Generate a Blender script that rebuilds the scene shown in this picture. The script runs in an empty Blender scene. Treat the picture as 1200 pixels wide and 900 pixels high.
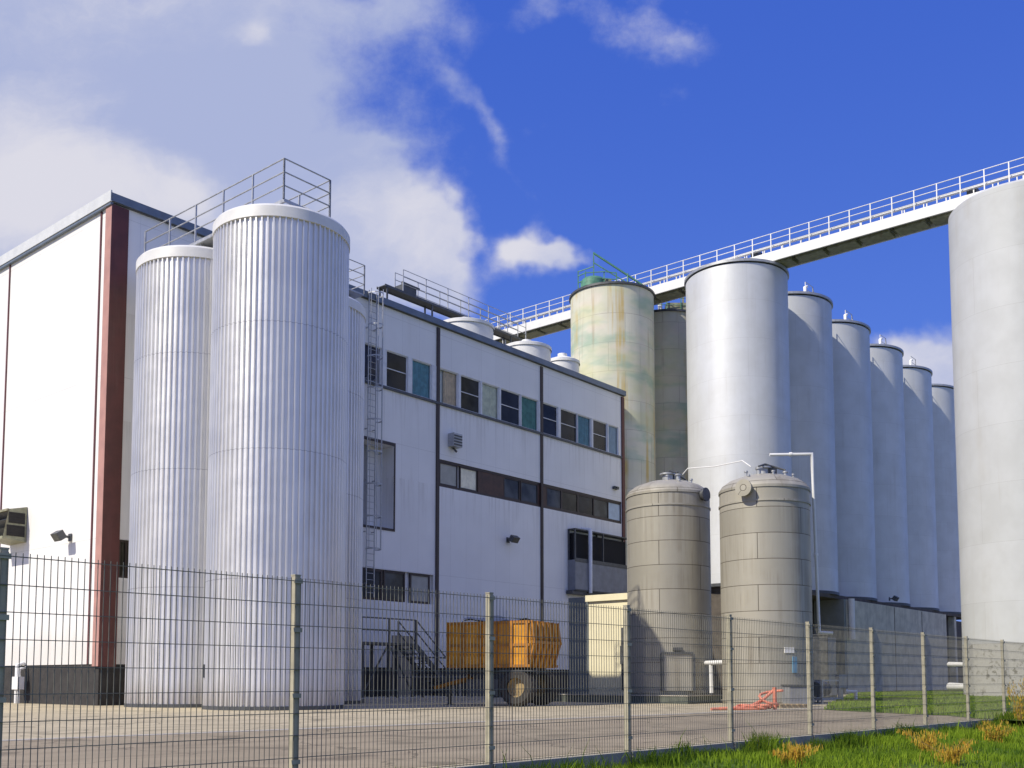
import bpy, math, random
import numpy as np
from mathutils import Vector, Matrix
random.seed(7)
rng = np.random.default_rng(7)
PI = math.pi
scene = bpy.context.scene
COL = scene.collection

# ------------------------------------------------------------------ camera
TH = math.radians(4.3)
FPX = 1195.0 * math.cos(TH)
PY = 796.0 - FPX * math.tan(TH)
EYE = 0.95
def ray(X, Y):
    u = (X - 600.0) / FPX; v = (PY - Y) / FPX
    return Vector((u, math.cos(TH) - v * math.sin(TH), math.sin(TH) + v * math.cos(TH)))
def at(X, Y, depth):
    r = ray(X, Y); t = depth / r.y
    return Vector((r.x * t, depth, EYE + r.z * t))
def hgt(Y, depth):
    return at(600, Y, depth).z
def on_ground(X, Y, z=0.0):
    r = ray(X, Y); t = (z - EYE) / r.z
    return Vector((r.x * t, r.y * t, z))
cam_d = bpy.data.cameras.new("camera")
cam = bpy.data.objects.new("camera", cam_d); COL.objects.link(cam)
cam.location = (0, 0, EYE); cam.rotation_euler = (PI / 2 + TH, 0, 0)
cam_d.sensor_width = 36; cam_d.lens = FPX / 1200 * 36
cam_d.shift_y = (PY - 450) / 1200
cam_d.clip_end = 5000; cam_d.clip_start = 0.05
scene.camera = cam

# ------------------------------------------------------------------ frames
AD = math.atan2(1005, 1195)                       # facade direction, from +Y towards +X
D = Vector((math.sin(AD), math.cos(AD), 0)); N = Vector((D.y, -D.x, 0))
ROT = math.atan2(D.y, D.x)
CORNER = Vector((-14.94, 36.8, 0))
def facade(X, Y, out=0.0):
    r = ray(X, Y); o = Vector((0, 0, EYE)) - (CORNER + N * out)
    t = -o.dot(N) / r.dot(N); p = Vector((0, 0, EYE)) + r * t - CORNER
    return p.dot(D), p.z
def gable(X, Y, out=0.0):
    r = ray(X, Y); o = Vector((0, 0, EYE)) - (CORNER - D * out)
    t = -o.dot(D) / r.dot(D); p = Vector((0, 0, EYE)) + r * t - CORNER
    return -p.dot(N), p.z

# ------------------------------------------------------------------ mesh builder
class MB:
    def __init__(s): s.v = []; s.f = []; s.sm = []; s.uv = []; s.mi = []
    def face(s, pts, smooth=False, uv=None, mi=0):
        b = len(s.v); s.v += [tuple(p) for p in pts]
        s.f.append(tuple(range(b, b + len(pts)))); s.sm.append(smooth); s.uv.append(uv); s.mi.append(mi)
    def grid(s, rows, smooth=True, uvs=None, closed=False, mi=0):
        b = len(s.v); n = len(rows[0])
        for r in rows: s.v += [tuple(p) for p in r]
        for i in range(len(rows) - 1):
            for j in range(n if closed else n - 1):
                k = (j + 1) % n
                s.f.append((b + i*n + j, b + i*n + k, b + (i+1)*n + k, b + (i+1)*n + j)); s.sm.append(smooth); s.mi.append(mi)
                if uvs:
                    u0, u1 = uvs[1][j], uvs[1][j + 1]
                    s.uv.append(((u0, uvs[0][i]), (u1, uvs[0][i]), (u1, uvs[0][i+1]), (u0, uvs[0][i+1])))
                else: s.uv.append(None)
    def box(s, x0, x1, y0, y1, z0, z1, M=None, mi=0):
        c = [Vector((x, y, z)) for z in (z0, z1) for y in (y0, y1) for x in (x0, x1)]
        if M is not None: c = [M @ p for p in c]
        b = len(s.v); s.v += [tuple(p) for p in c]
        for q in ((0,2,3,1),(4,5,7,6),(0,1,5,4),(2,6,7,3),(0,4,6,2),(1,3,7,5)):
            s.f.append(tuple(b + i for i in q)); s.sm.append(False); s.uv.append(None); s.mi.append(mi)
    def bar(s, p, q, w, h=None, mi=0):
        p = Vector(p); q = Vector(q); d = q - p; L = d.length
        if L < 1e-6: return
        h = h or w
        z = d.normalized(); up = Vector((0, 0, 1)) if abs(z.z) < .95 else Vector((1, 0, 0))
        x = up.cross(z).normalized(); y = z.cross(x)
        M = Matrix(((x.x, y.x, z.x, p.x), (x.y, y.y, z.y, p.y), (x.z, y.z, z.z, p.z), (0, 0, 0, 1)))
        s.box(-w/2, w/2, -h/2, h/2, 0, L, M, mi)
    def tube(s, pts, r, n=10, caps=True, mi=0):
        pts = [Vector(p) for p in pts]; rows = []
        rr = r if isinstance(r, (list, tuple)) else [r] * len(pts)
        t0 = (pts[1] - pts[0]).normalized()
        x = (Vector((0, 0, 1)) if abs(t0.z) < .9 else Vector((1, 0, 0))).cross(t0).normalized()
        for i, p in enumerate(pts):
            a = (p - pts[i-1]).normalized() if i > 0 else t0
            b = (pts[i+1] - p).normalized() if i < len(pts) - 1 else a
            t = (a + b); t = t.normalized() if t.length > 1e-5 else a
            x = (x - t * x.dot(t)).normalized(); y = t.cross(x)
            k = 1 / max(.5, t.dot(a))
            rows.append([p + (x * math.cos(2*PI*j/n) + y * math.sin(2*PI*j/n)) * rr[i] * (k if 0 < i < len(pts)-1 else 1) for j in range(n)])
        s.grid(rows, True, None, True, mi)
        if caps:
            s.face(list(reversed(rows[0])), mi=mi); s.face(rows[-1], mi=mi)
    def lathe(s, prof, n=64, c=(0, 0, 0), R=None, axis='z', flat=False, mi=0, a0=0.0, a1=2*PI):
        """prof: list of (r, z); sharp corners split"""
        c = Vector(c); R = R or max(p[0] for p in prof)
        closed = abs(a1 - a0 - 2*PI) < 1e-6
        def P(r, z, a):
            if axis == 'z': q = Vector((r*math.cos(a), r*math.sin(a), z))
            elif axis == 'y': q = Vector((r*math.cos(a), -z, r*math.sin(a)))
            else: q = Vector((z, r*math.cos(a), r*math.sin(a)))
            return c + q
        angs = [a0 + (a1-a0)*j/n for j in range(n + 1)]
        seg = [[prof[0]]]
        for i in range(1, len(prof)):
            seg[-1].append(prof[i])
            if i < len(prof) - 1:
                a = Vector((prof[i][0]-prof[i-1][0], prof[i][1]-prof[i-1][1])); b = Vector((prof[i+1][0]-prof[i][0], prof[i+1][1]-prof[i][1]))
                if a.length > 1e-6 and b.length > 1e-6 and a.angle(b) > math.radians(28): seg.append([prof[i]])
        for sg in seg:
            rows = [[P(r, z, a) for a in angs[:-1]] if closed else [P(r, z, a) for a in angs] for r, z in sg]
            vs = [0.0]
            for i in range(1, len(sg)): vs.append(vs[-1] + math.hypot(sg[i][0]-sg[i-1][0], sg[i][1]-sg[i-1][1]))
            vs = [sg[0][1] + q for q in vs]
            s.grid(rows, not flat, (vs, [a * R for a in angs]), closed, mi)
    def ribs(s, R, z0, z1, count, depth, duty=.45):
        ang = []
        for k in range(count):
            b = 2*PI*k/count; w = 2*PI/count
            for fr, dd in ((0, 0), (.5 - duty/2, 0), (.5 - duty/2 + .1, depth), (.5 + duty/2 - .1, depth), (.5 + duty/2, 0)):
                if fr == 0: continue
                ang.append((b + w*fr, R + dd))
        rows = [[(r*math.cos(a), r*math.sin(a), z) for a, r in ang] for z in np.linspace(z0, z1, 2)]
        us = [a * R for a, r in ang] + [2*PI*R + ang[0][0]*R]
        s.grid(rows, False, ([z0, z1], us), True)
    def build(s, name, mats, parent=None, loc=None, rotz=None):
        me = bpy.data.meshes.new(name); me.from_pydata(s.v, [], s.f)
        me.polygons.foreach_set("use_smooth", s.sm)
        if not isinstance(mats, (list, tuple)): mats = [mats]
        for m in mats: me.materials.append(m)
        if any(s.mi): me.polygons.foreach_set("material_index", s.mi)
        if any(u is not None for u in s.uv):
            ul = me.uv_layers.new(name="UVMap"); k = 0; flat = np.zeros(2 * sum(len(f) for f in s.f), dtype=np.float32)
            for f, u in zip(s.f, s.uv):
                if u is not None:
                    for q in u: flat[k] = q[0]; flat[k+1] = q[1]; k += 2
                else: k += 2 * len(f)
            ul.data.foreach_set("uv", flat)
        me.update()
        o = bpy.data.objects.new(name, me); COL.objects.link(o)
        if parent is not None: o.parent = parent
        if loc is not None: o.location = loc
        if rotz is not None: o.rotation_euler = (0, 0, rotz)
        return o
def tag(o, label=None, cat=None, group=None, kind=None):
    if label: o["label"] = label
    if cat: o["category"] = cat
    if group: o["group"] = group
    if kind: o["kind"] = kind
    return o
def thing(name, label, cat, loc=(0, 0, 0), rotz=0.0, group=None):
    o = bpy.data.objects.new(name, None); COL.objects.link(o)
    o.empty_display_size = .3
    o.location = loc; o.rotation_euler = (0, 0, rotz)
    return tag(o, label, cat, group)
def dup(root, loc, rotz, label):
    r = root.copy(); COL.objects.link(r); r.location = loc; r.rotation_euler = (0, 0, rotz); r["label"] = label
    for ch in list(root.children):
        c = ch.copy(); COL.objects.link(c); c.parent = r
        for g in list(ch.children):
            e = g.copy(); COL.objects.link(e); e.parent = c
    return r

# ------------------------------------------------------------------ materials
class NT:
    def __init__(s, nt): s.nt = nt; s.n = nt.nodes; s.l = nt.links
    def node(s, t, **kw):
        n = s.n.new(t)
        for k, v in kw.items():
            if k.startswith('i_'):
                key = k[2:]; key = int(key) if key.isdigit() else key.replace('_', ' ')
                n.inputs[key].default_value = v
            else: setattr(n, k, v)
        return n
    def link(s, a, b): s.l.new(a, b)
    def math(s, op, a, b=None, clamp=False):
        n = s.node('ShaderNodeMath', operation=op); n.use_clamp = clamp
        for i, q in enumerate((a, b)):
            if q is None: continue
            if isinstance(q, (int, float)): n.inputs[i].default_value = q
            else: s.link(q, n.inputs[i])
        return n.outputs[0]
    def mix(s, fac, a, b, mode='MIX'):
        n = s.node('ShaderNodeMix', data_type='RGBA', blend_type=mode)
        for i, q in ((0, fac), (6, a), (7, b)):
            if isinstance(q, (int, float)): n.inputs[i].default_value = q
            elif isinstance(q, tuple): n.inputs[i].default_value = (*q, 1) if len(q) == 3 else q
            else: s.link(q, n.inputs[i])
        return n.outputs[2]
    def noise(s, vec, scale, detail=4, rough=.55, mapscale=None):
        if mapscale:
            m = s.node('ShaderNodeMapping'); m.inputs['Scale'].default_value = mapscale; s.link(vec, m.inputs[0]); vec = m.outputs[0]
        n = s.node('ShaderNodeTexNoise'); n.inputs['Scale'].default_value = scale
        n.inputs['Detail'].default_value = detail; n.inputs['Roughness'].default_value = rough
        s.link(vec, n.inputs['Vector']); return n.outputs[0]
    def ramp(s, fac, lo, hi):
        n = s.node('ShaderNodeMapRange'); n.inputs[1].default_value = lo; n.inputs[2].default_value = hi
        n.interpolation_type = 'SMOOTHSTEP'; s.link(fac, n.inputs[0]); return n.outputs[0]
def new_mat(name):
    m = bpy.data.materials.new(name); m.use_nodes = True
    t = NT(m.node_tree); b = m.node_tree.nodes['Principled BSDF']
    return m, t, b
def M(name, col, rough=.6, metal=0.0, var=.12, scale=2.5, streak=0.0, dirt=(.25, .22, .18), bump=0.0, bscale=30, spec=.5, grain=0.0):
    m, t, b = new_mat(name)
    co = t.node('ShaderNodeTexCoord').outputs['Object']
    n1 = t.noise(co, scale, 5)
    dark = tuple(c * (1 - var) for c in col); light = tuple(min(1, c * (1 + var * .6)) for c in col)
    c = t.mix(t.ramp(n1, .3, .7), dark, light)
    if streak > 0:
        n2 = t.noise(co, 3.0, 4, .6, (1.0, 1.0, .06))
        n3 = t.noise(co, .7, 2)
        fac = t.math('MULTIPLY', t.math('MULTIPLY', t.ramp(n2, .5, .75), t.ramp(n3, .35, .65)), streak)
        c = t.mix(fac, c, dirt)
    if grain > 0:
        g = t.noise(co, bscale * 2, 2)
        c = t.mix(t.math('MULTIPLY', t.ramp(g, .4, .62), grain), c, tuple(k * .45 for k in col))
    t.link(c, b.inputs['Base Color'])
    b.inputs['Metallic'].default_value = metal
    r = t.math('ADD', t.math('MULTIPLY', n1, .2), rough - .1, True); t.link(r, b.inputs['Roughness'])
    b.inputs['Specular IOR Level'].default_value = spec
    if bump > 0:
        bn = t.node('ShaderNodeBump'); bn.inputs['Strength'].default_value = bump; bn.inputs['Distance'].default_value = .02
        t.link(t.noise(co, bscale, 4), bn.inputs['Height']); t.link(bn.outputs[0], b.inputs['Normal'])
    return m
def cladding():
    m, t, b = new_mat('white_cladding')
    co = t.node('ShaderNodeTexCoord').outputs['Object']; sp = t.node('ShaderNodeSeparateXYZ'); t.link(co, sp.inputs[0])
    run = t.math('ADD', sp.outputs[0], sp.outputs[1]); z = sp.outputs[2]
    fr = t.math('FRACT', t.math('DIVIDE', run, 1.15)); joint = t.math('LESS_THAN', fr, .014)
    fz = t.math('FRACT', t.math('DIVIDE', z, 6.1)); jz = t.math('LESS_THAN', fz, .004)
    n1 = t.noise(co, .5, 5); n2 = t.noise(co, 2.6, 4, .6, (1, 1, .07)); n3 = t.noise(co, .35, 3)
    c = t.mix(t.ramp(n1, .3, .7), (.80, .795, .785), (.85, .845, .835))
    n5 = t.noise(co, 5.0, 4, .65, (1, 1, .05))
    for zs_ in (facade(440, 449)[1] - .14, facade(516, 570)[1], facade(424, 702)[1]):
        drip = t.math('MULTIPLY', t.ramp(z, zs_ - 2.6, zs_), t.math('MULTIPLY', t.math('LESS_THAN', z, zs_), t.math('GREATER_THAN', sp.outputs[0], .05)))
        c = t.mix(t.math('MULTIPLY', t.math('MULTIPLY', drip, t.ramp(n5, .47, .66)), .26), c, (.36, .33, .29))
    cell = t.node('ShaderNodeTexWhiteNoise', noise_dimensions='1D'); t.link(t.math('FLOOR', t.math('DIVIDE', run, 1.15)), cell.inputs['W'])
    c = t.mix(t.math('MULTIPLY', cell.outputs['Value'], .07), c, (.60, .59, .57))
    c = t.mix(t.math('MULTIPLY', t.math('MULTIPLY', t.ramp(n2, .52, .78), t.ramp(n3, .4, .65)), .22), c, (.52, .48, .42))
    grime = t.math('MULTIPLY', t.ramp(t.math('SUBTRACT', t.math('ADD', 2.6, t.math('MULTIPLY', n2, 1.6)), z), 0, 1.4), .35)
    c = t.mix(grime, c, (.50, .46, .40))
    c = t.mix(t.math('MULTIPLY', t.math('MAXIMUM', joint, jz), .30), c, (.35, .34, .33))
    t.link(c, b.inputs['Base Color']); b.inputs['Roughness'].default_value = .5; return m
m_wall = cladding()
m_maroon = M('maroon_metal', (.11, .030, .026), .5, 0, .2, 1.5, .2)
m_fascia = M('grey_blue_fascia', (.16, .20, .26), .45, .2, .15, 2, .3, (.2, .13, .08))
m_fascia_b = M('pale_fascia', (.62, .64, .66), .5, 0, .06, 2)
m_base = M('dark_plinth', (.035, .033, .032), .8, 0, .3, 3, .0, bump=.2)
m_roof = M('roof_felt', (.12, .12, .12), .9)
m_frame_w = M('white_window_frame', (.72, .73, .75), .5)
m_frame_b = M('brown_window_frame', (.045, .03, .026), .5)
m_brown = M('brown_panel', (.075, .038, .028), .55, 0, .3, 3)
m_beige = M('beige_door', (.30, .27, .21), .6, 0, .1)
m_greydoor = M('grey_door', (.25, .26, .28), .6, 0, .15, 2, .3)
m_steel = M('galvanised_steel', (.45, .46, .47), .45, .5, .15, 6)
m_dsteel = M('dark_steel', (.10, .105, .11), .5, .4, .2, 5)
m_white = M('white_painted_steel', (.78, .78, .77), .5, 0, .06, 3, .2, (.45, .40, .32))
m_black = M('black_rubber', (.045, .04, .036), .85, 0, .3, 8, bump=.3)
m_dark_in = M('dark_interior', (.012, .012, .014), .9)
def corrugated():
    m, t, b = new_mat('corrugated_aluminium')
    tcn = t.node('ShaderNodeTexCoord'); co = tcn.outputs['Object']; sp = t.node('ShaderNodeSeparateXYZ'); t.link(tcn.outputs['UV'], sp.inputs[0])
    u, v = sp.outputs[0], sp.outputs[1]
    n = t.noise(co, .9, 5); n2 = t.noise(co, 4, 4, .6, (1, 1, .05)); n3 = t.noise(co, .5, 3)
    c = t.mix(t.ramp(n, .3, .7), (.75, .745, .735), (.82, .815, .805))
    cs = t.node('ShaderNodeTexWhiteNoise', noise_dimensions='2D'); cx = t.node('ShaderNodeCombineXYZ')
    t.link(t.math('FLOOR', t.math('DIVIDE', u, 1.1)), cx.inputs[0]); t.link(t.math('FLOOR', t.math('DIVIDE', v, 4.05)), cx.inputs[1]); t.link(cx.outputs[0], cs.inputs['Vector'])
    c = t.mix(t.math('MULTIPLY', cs.outputs['Value'], .12), c, (.52, .52, .53))
    lap = t.math('LESS_THAN', t.math('FRACT', t.math('DIVIDE', v, 4.05)), .006)
    c = t.mix(t.math('MULTIPLY', lap, .45), c, (.25, .25, .26))
    c = t.mix(t.math('MULTIPLY', t.math('MULTIPLY', t.ramp(n2, .5, .75), t.ramp(n3, .35, .65)), .3), c, (.45, .43, .40))
    foot = t.math('MULTIPLY', t.ramp(t.math('SUBTRACT', t.math('ADD', .5, n2), v), 0, .8), .4); c = t.mix(foot, c, (.42, .37, .30))
    t.link(c, b.inputs['Base Color']); b.inputs['Metallic'].default_value = .60
    t.link(t.math('ADD', t.math('MULTIPLY', n, .15), .34), b.inputs['Roughness'])
    bn = t.node('ShaderNodeBump'); bn.inputs['Strength'].default_value = .25; bn.inputs['Distance'].default_value = .05; t.link(t.noise(co, 1.7, 3), bn.inputs['Height']); t.link(bn.outputs[0], b.inputs['Normal'])
    return m
m_corr = corrugated()
m_cap = M('pale_silo_cap', (.74, .74, .73), .5, .1, .06, 2, .1)
m_conc = M('stained_concrete', (.60, .56, .44), .9, 0, .2, 1.2, .7, (.14, .13, .11), .35, 18)
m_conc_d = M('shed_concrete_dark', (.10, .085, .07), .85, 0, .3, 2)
m_plinth = M('fence_plinth_concrete', (.34, .33, .28), .9, 0, .25, 3, .6, (.10, .11, .08), .4, 25)
m_post = M('fence_post_metal', (.40, .37, .27), .6, 0, .2, 6, .3, (.16, .17, .10))
m_wire = M('fence_wire', (.17, .165, .13), .6, 0, .2, 12)
m_cream = M('cream_render', (.80, .73, .50), .7, 0, .05, 2, .25, (.45, .38, .25), .1, 20)
m_greybox = M('grey_green_cladding', (.20, .225, .22), .6, 0, .1, 2, .3)
m_orange = M('orange_trailer_paint', (.60, .265, .010), .5, 0, .2, 3, .6, (.25, .10, .02))
m_orange_r = M('worn_orange_frame', (.40, .165, .014), .6, 0, .25, 4, .7, (.16, .07, .03))
m_redhose = M('faded_orange_hose', (.70, .24, .15), .6, 0, .15, 5)
m_green = M('green_machinery', (.10, .27, .18), .5, 0, .25, 4, .4, (.25, .18, .07))
m_copper = M('olive_steel', (.30, .30, .20), .6, .1, .25, 4, .6, (.20, .12, .05))
m_kerb = M('kerb_stone', (.42, .39, .33), .9, 0, .15, 4, bump=.3)
m_rim = M('rusty_yellow_rim', (.34, .25, .12), .7, 0, .3, 5, .4, (.16, .08, .03))
m_tarp = M('grey_tarp', (.42, .40, .37), .8, 0, .15, 5, bump=.3, bscale=8)

def glass(name, col, rough=.08):
    m, t, b = new_mat(name)
    co = t.node('ShaderNodeTexCoord').outputs['Object']
    n = t.noise(co, .9, 3)
    t.link(t.mix(t.ramp(n, .35, .65), tuple(c*.6 for c in col), tuple(c*1.4 for c in col)), b.inputs['Base Color'])
    b.inputs['Roughness'].default_value = rough; b.inputs['Specular IOR Level'].default_value = .22
    return m
m_gdark = glass('dark_glass', (.018, .02, .024)); m_gblue = glass('dark_blue_glass', (.02, .026, .05))
m_golive = glass('olive_glass', (.045, .042, .032)); m_ggrey = glass('grey_glass', (.07, .075, .075), .15)
m_pale = M('pale_blind', (.42, .42, .38), .8, 0, .1, 3); m_paleblue = M('pale_blue_blind', (.50, .60, .70), .8, 0, .1, 3)
m_teal = M('teal_curtain', (.16, .38, .48), .85, 0, .2, 4); m_tgreen = M('green_curtain', (.19, .38, .32), .85, 0, .2, 4)
m_peach = M('peach_curtain', (.85, .64, .46), .85, 0, .15, 4); m_creamc = M('cream_curtain', (.88, .84, .66), .85, 0, .15, 4)
def clear_glass():
    m, t, b = new_mat('clear_pane'); out = t.n['Material Output']
    tr = t.node('ShaderNodeBsdfTransparent'); tr.inputs[0].default_value = (.85, .9, .92, 1)
    gl = t.node('ShaderNodeBsdfGlossy'); gl.inputs['Roughness'].default_value = .05
    fr = t.node('ShaderNodeFresnel'); fr.inputs[0].default_value = 1.22
    mx = t.node('ShaderNodeMixShader'); t.link(fr.outputs[0], mx.inputs[0]); t.link(tr.outputs[0], mx.inputs[1]); t.link(gl.outputs[0], mx.inputs[2])
    t.link(mx.outputs[0], out.inputs[0]); return m
m_clear = clear_glass()

def plated(name, c1, c2, seam, bw, bh, rough, metal, streaks=(), mort=.018, patches=None, bumpd=.3, off=.5, seamfac=1.0):
    """metal or concrete plates in courses round a cylinder: UV = metres round, metres up"""
    m, t, b = new_mat(name)
    tc = t.node('ShaderNodeTexCoord'); uv = tc.outputs['UV']; co = tc.outputs['Object']
    rnd = t.node('ShaderNodeObjectInfo').outputs['Random']
    sh = t.node('ShaderNodeVectorMath', operation='SCALE'); sh.inputs[0].default_value = (37.0, 23.0, 0.0); t.link(rnd, sh.inputs['Scale'])
    ad = t.node('ShaderNodeVectorMath', operation='ADD'); t.link(co, ad.inputs[0]); t.link(sh.outputs[0], ad.inputs[1]); co = ad.outputs[0]
    ad2 = t.node('ShaderNodeVectorMath', operation='ADD'); t.link(uv, ad2.inputs[0]); t.link(sh.outputs[0], ad2.inputs[1]); uv = ad2.outputs[0]
    br = t.node('ShaderNodeTexBrick'); br.offset = off; br.inputs['Scale'].default_value = 1
    br.inputs['Mortar Size'].default_value = mort; br.inputs['Mortar Smooth'].default_value = .4
    br.inputs['Brick Width'].default_value = bw; br.inputs['Row Height'].default_value = bh
    br.inputs['Color1'].default_value = (*c1, 1); br.inputs['Color2'].default_value = (*c2, 1); br.inputs['Mortar'].default_value = (*[seam[i]*seamfac + c1[i]*(1-seamfac) for i in range(3)], 1)
    t.link(uv, br.inputs['Vector']); c = br.outputs['Color']
    n1 = t.noise(co, .8, 5)
    if patches:
        for i, (pc, sc, lo, hi, amt, ms) in enumerate(patches):
            mp = t.node('ShaderNodeMapping'); mp.inputs['Location'].default_value = (i*7.3 + 2, i*3.1, i*5.7); mp.inputs['Scale'].default_value = ms; t.link(co, mp.inputs[0])
            n = t.noise(mp.outputs[0], sc, 3)
            c = t.mix(t.math('MULTIPLY', t.ramp(n, lo, hi), amt), c, pc)
    for i, (sc, lo, hi, amt, colr) in enumerate(streaks):
        mp = t.node('ShaderNodeMapping'); mp.inputs['Location'].default_value = (i*4.1, i*9.7, 0); mp.inputs['Scale'].default_value = (1, 1, .04); t.link(co, mp.inputs[0])
        n = t.noise(mp.outputs[0], sc, 4, .6)
        c = t.mix(t.math('MULTIPLY', t.math('MULTIPLY', t.ramp(n, lo, hi), t.ramp(t.noise(co, .45, 3), .35, .65)), amt), c, colr)
    c = t.mix(t.math('MULTIPLY', t.ramp(n1, .3, .7), .16), c, (.5, .48, .44), 'MULTIPLY')
    c = t.mix(t.math('MULTIPLY', rnd, .16), c, (.45, .44, .40), 'MULTIPLY')
    t.link(c, b.inputs['Base Color']); b.inputs['Metallic'].default_value = metal
    t.link(t.math('ADD', t.math('MULTIPLY', n1, .25), rough - .12, True), b.inputs['Roughness'])
    bn = t.node('ShaderNodeBump'); bn.inputs['Strength'].default_value = bumpd; bn.inputs['Distance'].default_value = .02; bn.invert = True
    t.link(br.outputs['Fac'], bn.inputs['Height']); t.link(bn.outputs[0], b.inputs['Normal'])
    return m
m_tank = plated('weathered_tank_plates', (.46, .435, .365), (.38, .36, .30), (.13, .115, .09), 3.6, .98, .55, .30,
                streaks=[(2.2, .46, .70, .65, (.23, .195, .14)), (3.5, .5, .75, .5, (.64, .60, .48)), (7, .5, .7, .35, (.18, .15, .11))], mort=.016, bumpd=.5)
m_rusty = plated('weathered_silo_plates', (.74, .73, .62), (.67, .66, .55), (.46, .43, .36), 2.2, 1.9, .7, 0,
                 streaks=[(1.3, .54, .64, .75, (.60, .42, .10)), (2.4, .55, .72, .5, (.34, .24, .15))], mort=.018,
                 patches=[((.64, .66, .36), .25, .42, .66, .5, (1, 1, 2.6)), ((.30, .48, .38), .3, .47, .70, .65, (1, 1, 2.6)), ((.80, .70, .62), .5, .50, .66, .4, (1, 1, 1.5))])
m_silo = plated('smooth_silo_metal', (.72, .735, .75), (.68, .695, .71), (.54, .54, .54), 5.0, 2.4, .52, .24,
                streaks=[(1.4, .48, .75, .30, (.45, .43, .40)), (5.0, .55, .8, .22, (.40, .36, .30))], mort=.010, bumpd=.12, seamfac=.7)
m_bigsilo = plated('pale_silo_metal', (.60, .615, .63), (.575, .59, .60), (.42, .42, .42), 6.0, 3.0, .62, .04,
                   streaks=[(1.2, .48, .75, .30, (.46, .43, .37)), (5.0, .55, .8, .2, (.42, .37, .30))], mort=.010, bumpd=.12, seamfac=.7)
def foot_mat():
    m, t, b = new_mat('mossy_silo_foot')
    co = t.node('ShaderNodeTexCoord').outputs['Object']
    n = t.noise(co, 4, 6, .7); n2 = t.noise(co, .8, 3)
    f = t.math('MULTIPLY', t.ramp(n, .5, .62), t.ramp(n2, .35, .6))
    t.link(t.mix(f, (.50, .49, .46), (.16, .15, .12)), b.inputs['Base Color']); b.inputs['Roughness'].default_value = .85
    return m
m_foot = foot_mat()

# ------------------------------------------------------------------ ground
FD = Vector((.67, .7425, 0)).normalized(); FN = Vector((FD.y, -FD.x, 0))   # fence direction, normal towards the camera side
F0 = Vector((1.49, 13.2, 0))
def fence_pt(t, s, z=0.0): return F0 + FD * t + FN * s + Vector((0, 0, z))
def verge_z(t, s):
    base = -.16 - .5 * min(1, max(0, (s - .15) / 7)) - .25 * min(1, max(0, (s - 4) / 20))
    return base + .05 * math.sin(t * .9 + s * .6) + .04 * math.sin(t * 2.3 - s * 1.7)
def ground_mat():
    m, t, b = new_mat('grassy_soil')
    co = t.node('ShaderNodeTexCoord').outputs['Object']
    n = t.noise(co, 1.2, 6, .65); n2 = t.noise(co, .25, 3)
    c = t.mix(t.ramp(n, .35, .65), (.045, .085, .016), (.10, .155, .03)); c = t.mix(t.math('MULTIPLY', t.ramp(n2, .5, .7), .5), c, (.14, .12, .05))
    t.link(c, b.inputs['Base Color']); b.inputs['Roughness'].default_value = .95; b.inputs['Specular IOR Level'].default_value = .1
    bn = t.node('ShaderNodeBump'); bn.inputs['Strength'].default_value = .6; bn.inputs['Distance'].default_value = .05; t.link(t.noise(co, 9, 5), bn.inputs['Height']); t.link(bn.outputs[0], b.inputs['Normal'])
    return m
m_soil = ground_mat()
g = MB()
ss = [-900, -200, -90, -60, -40, -25, -12, -5, -1.5, -.07, .07, .3, .8, 1.5, 2.5, 4, 6, 8, 10.5, 13, 17, 24, 40, 90, 300, 900]
tt = [-900, -200, -60, -30, -20] + [-16 + .8*i for i in range(70)] + [45, 60, 90, 200, 900]
g.grid([[fence_pt(t, s, -.02 if s < 0 else verge_z(t, s)) for t in tt] for s in ss], True)
tag(g.build('ground', m_soil), kind='structure')

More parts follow.
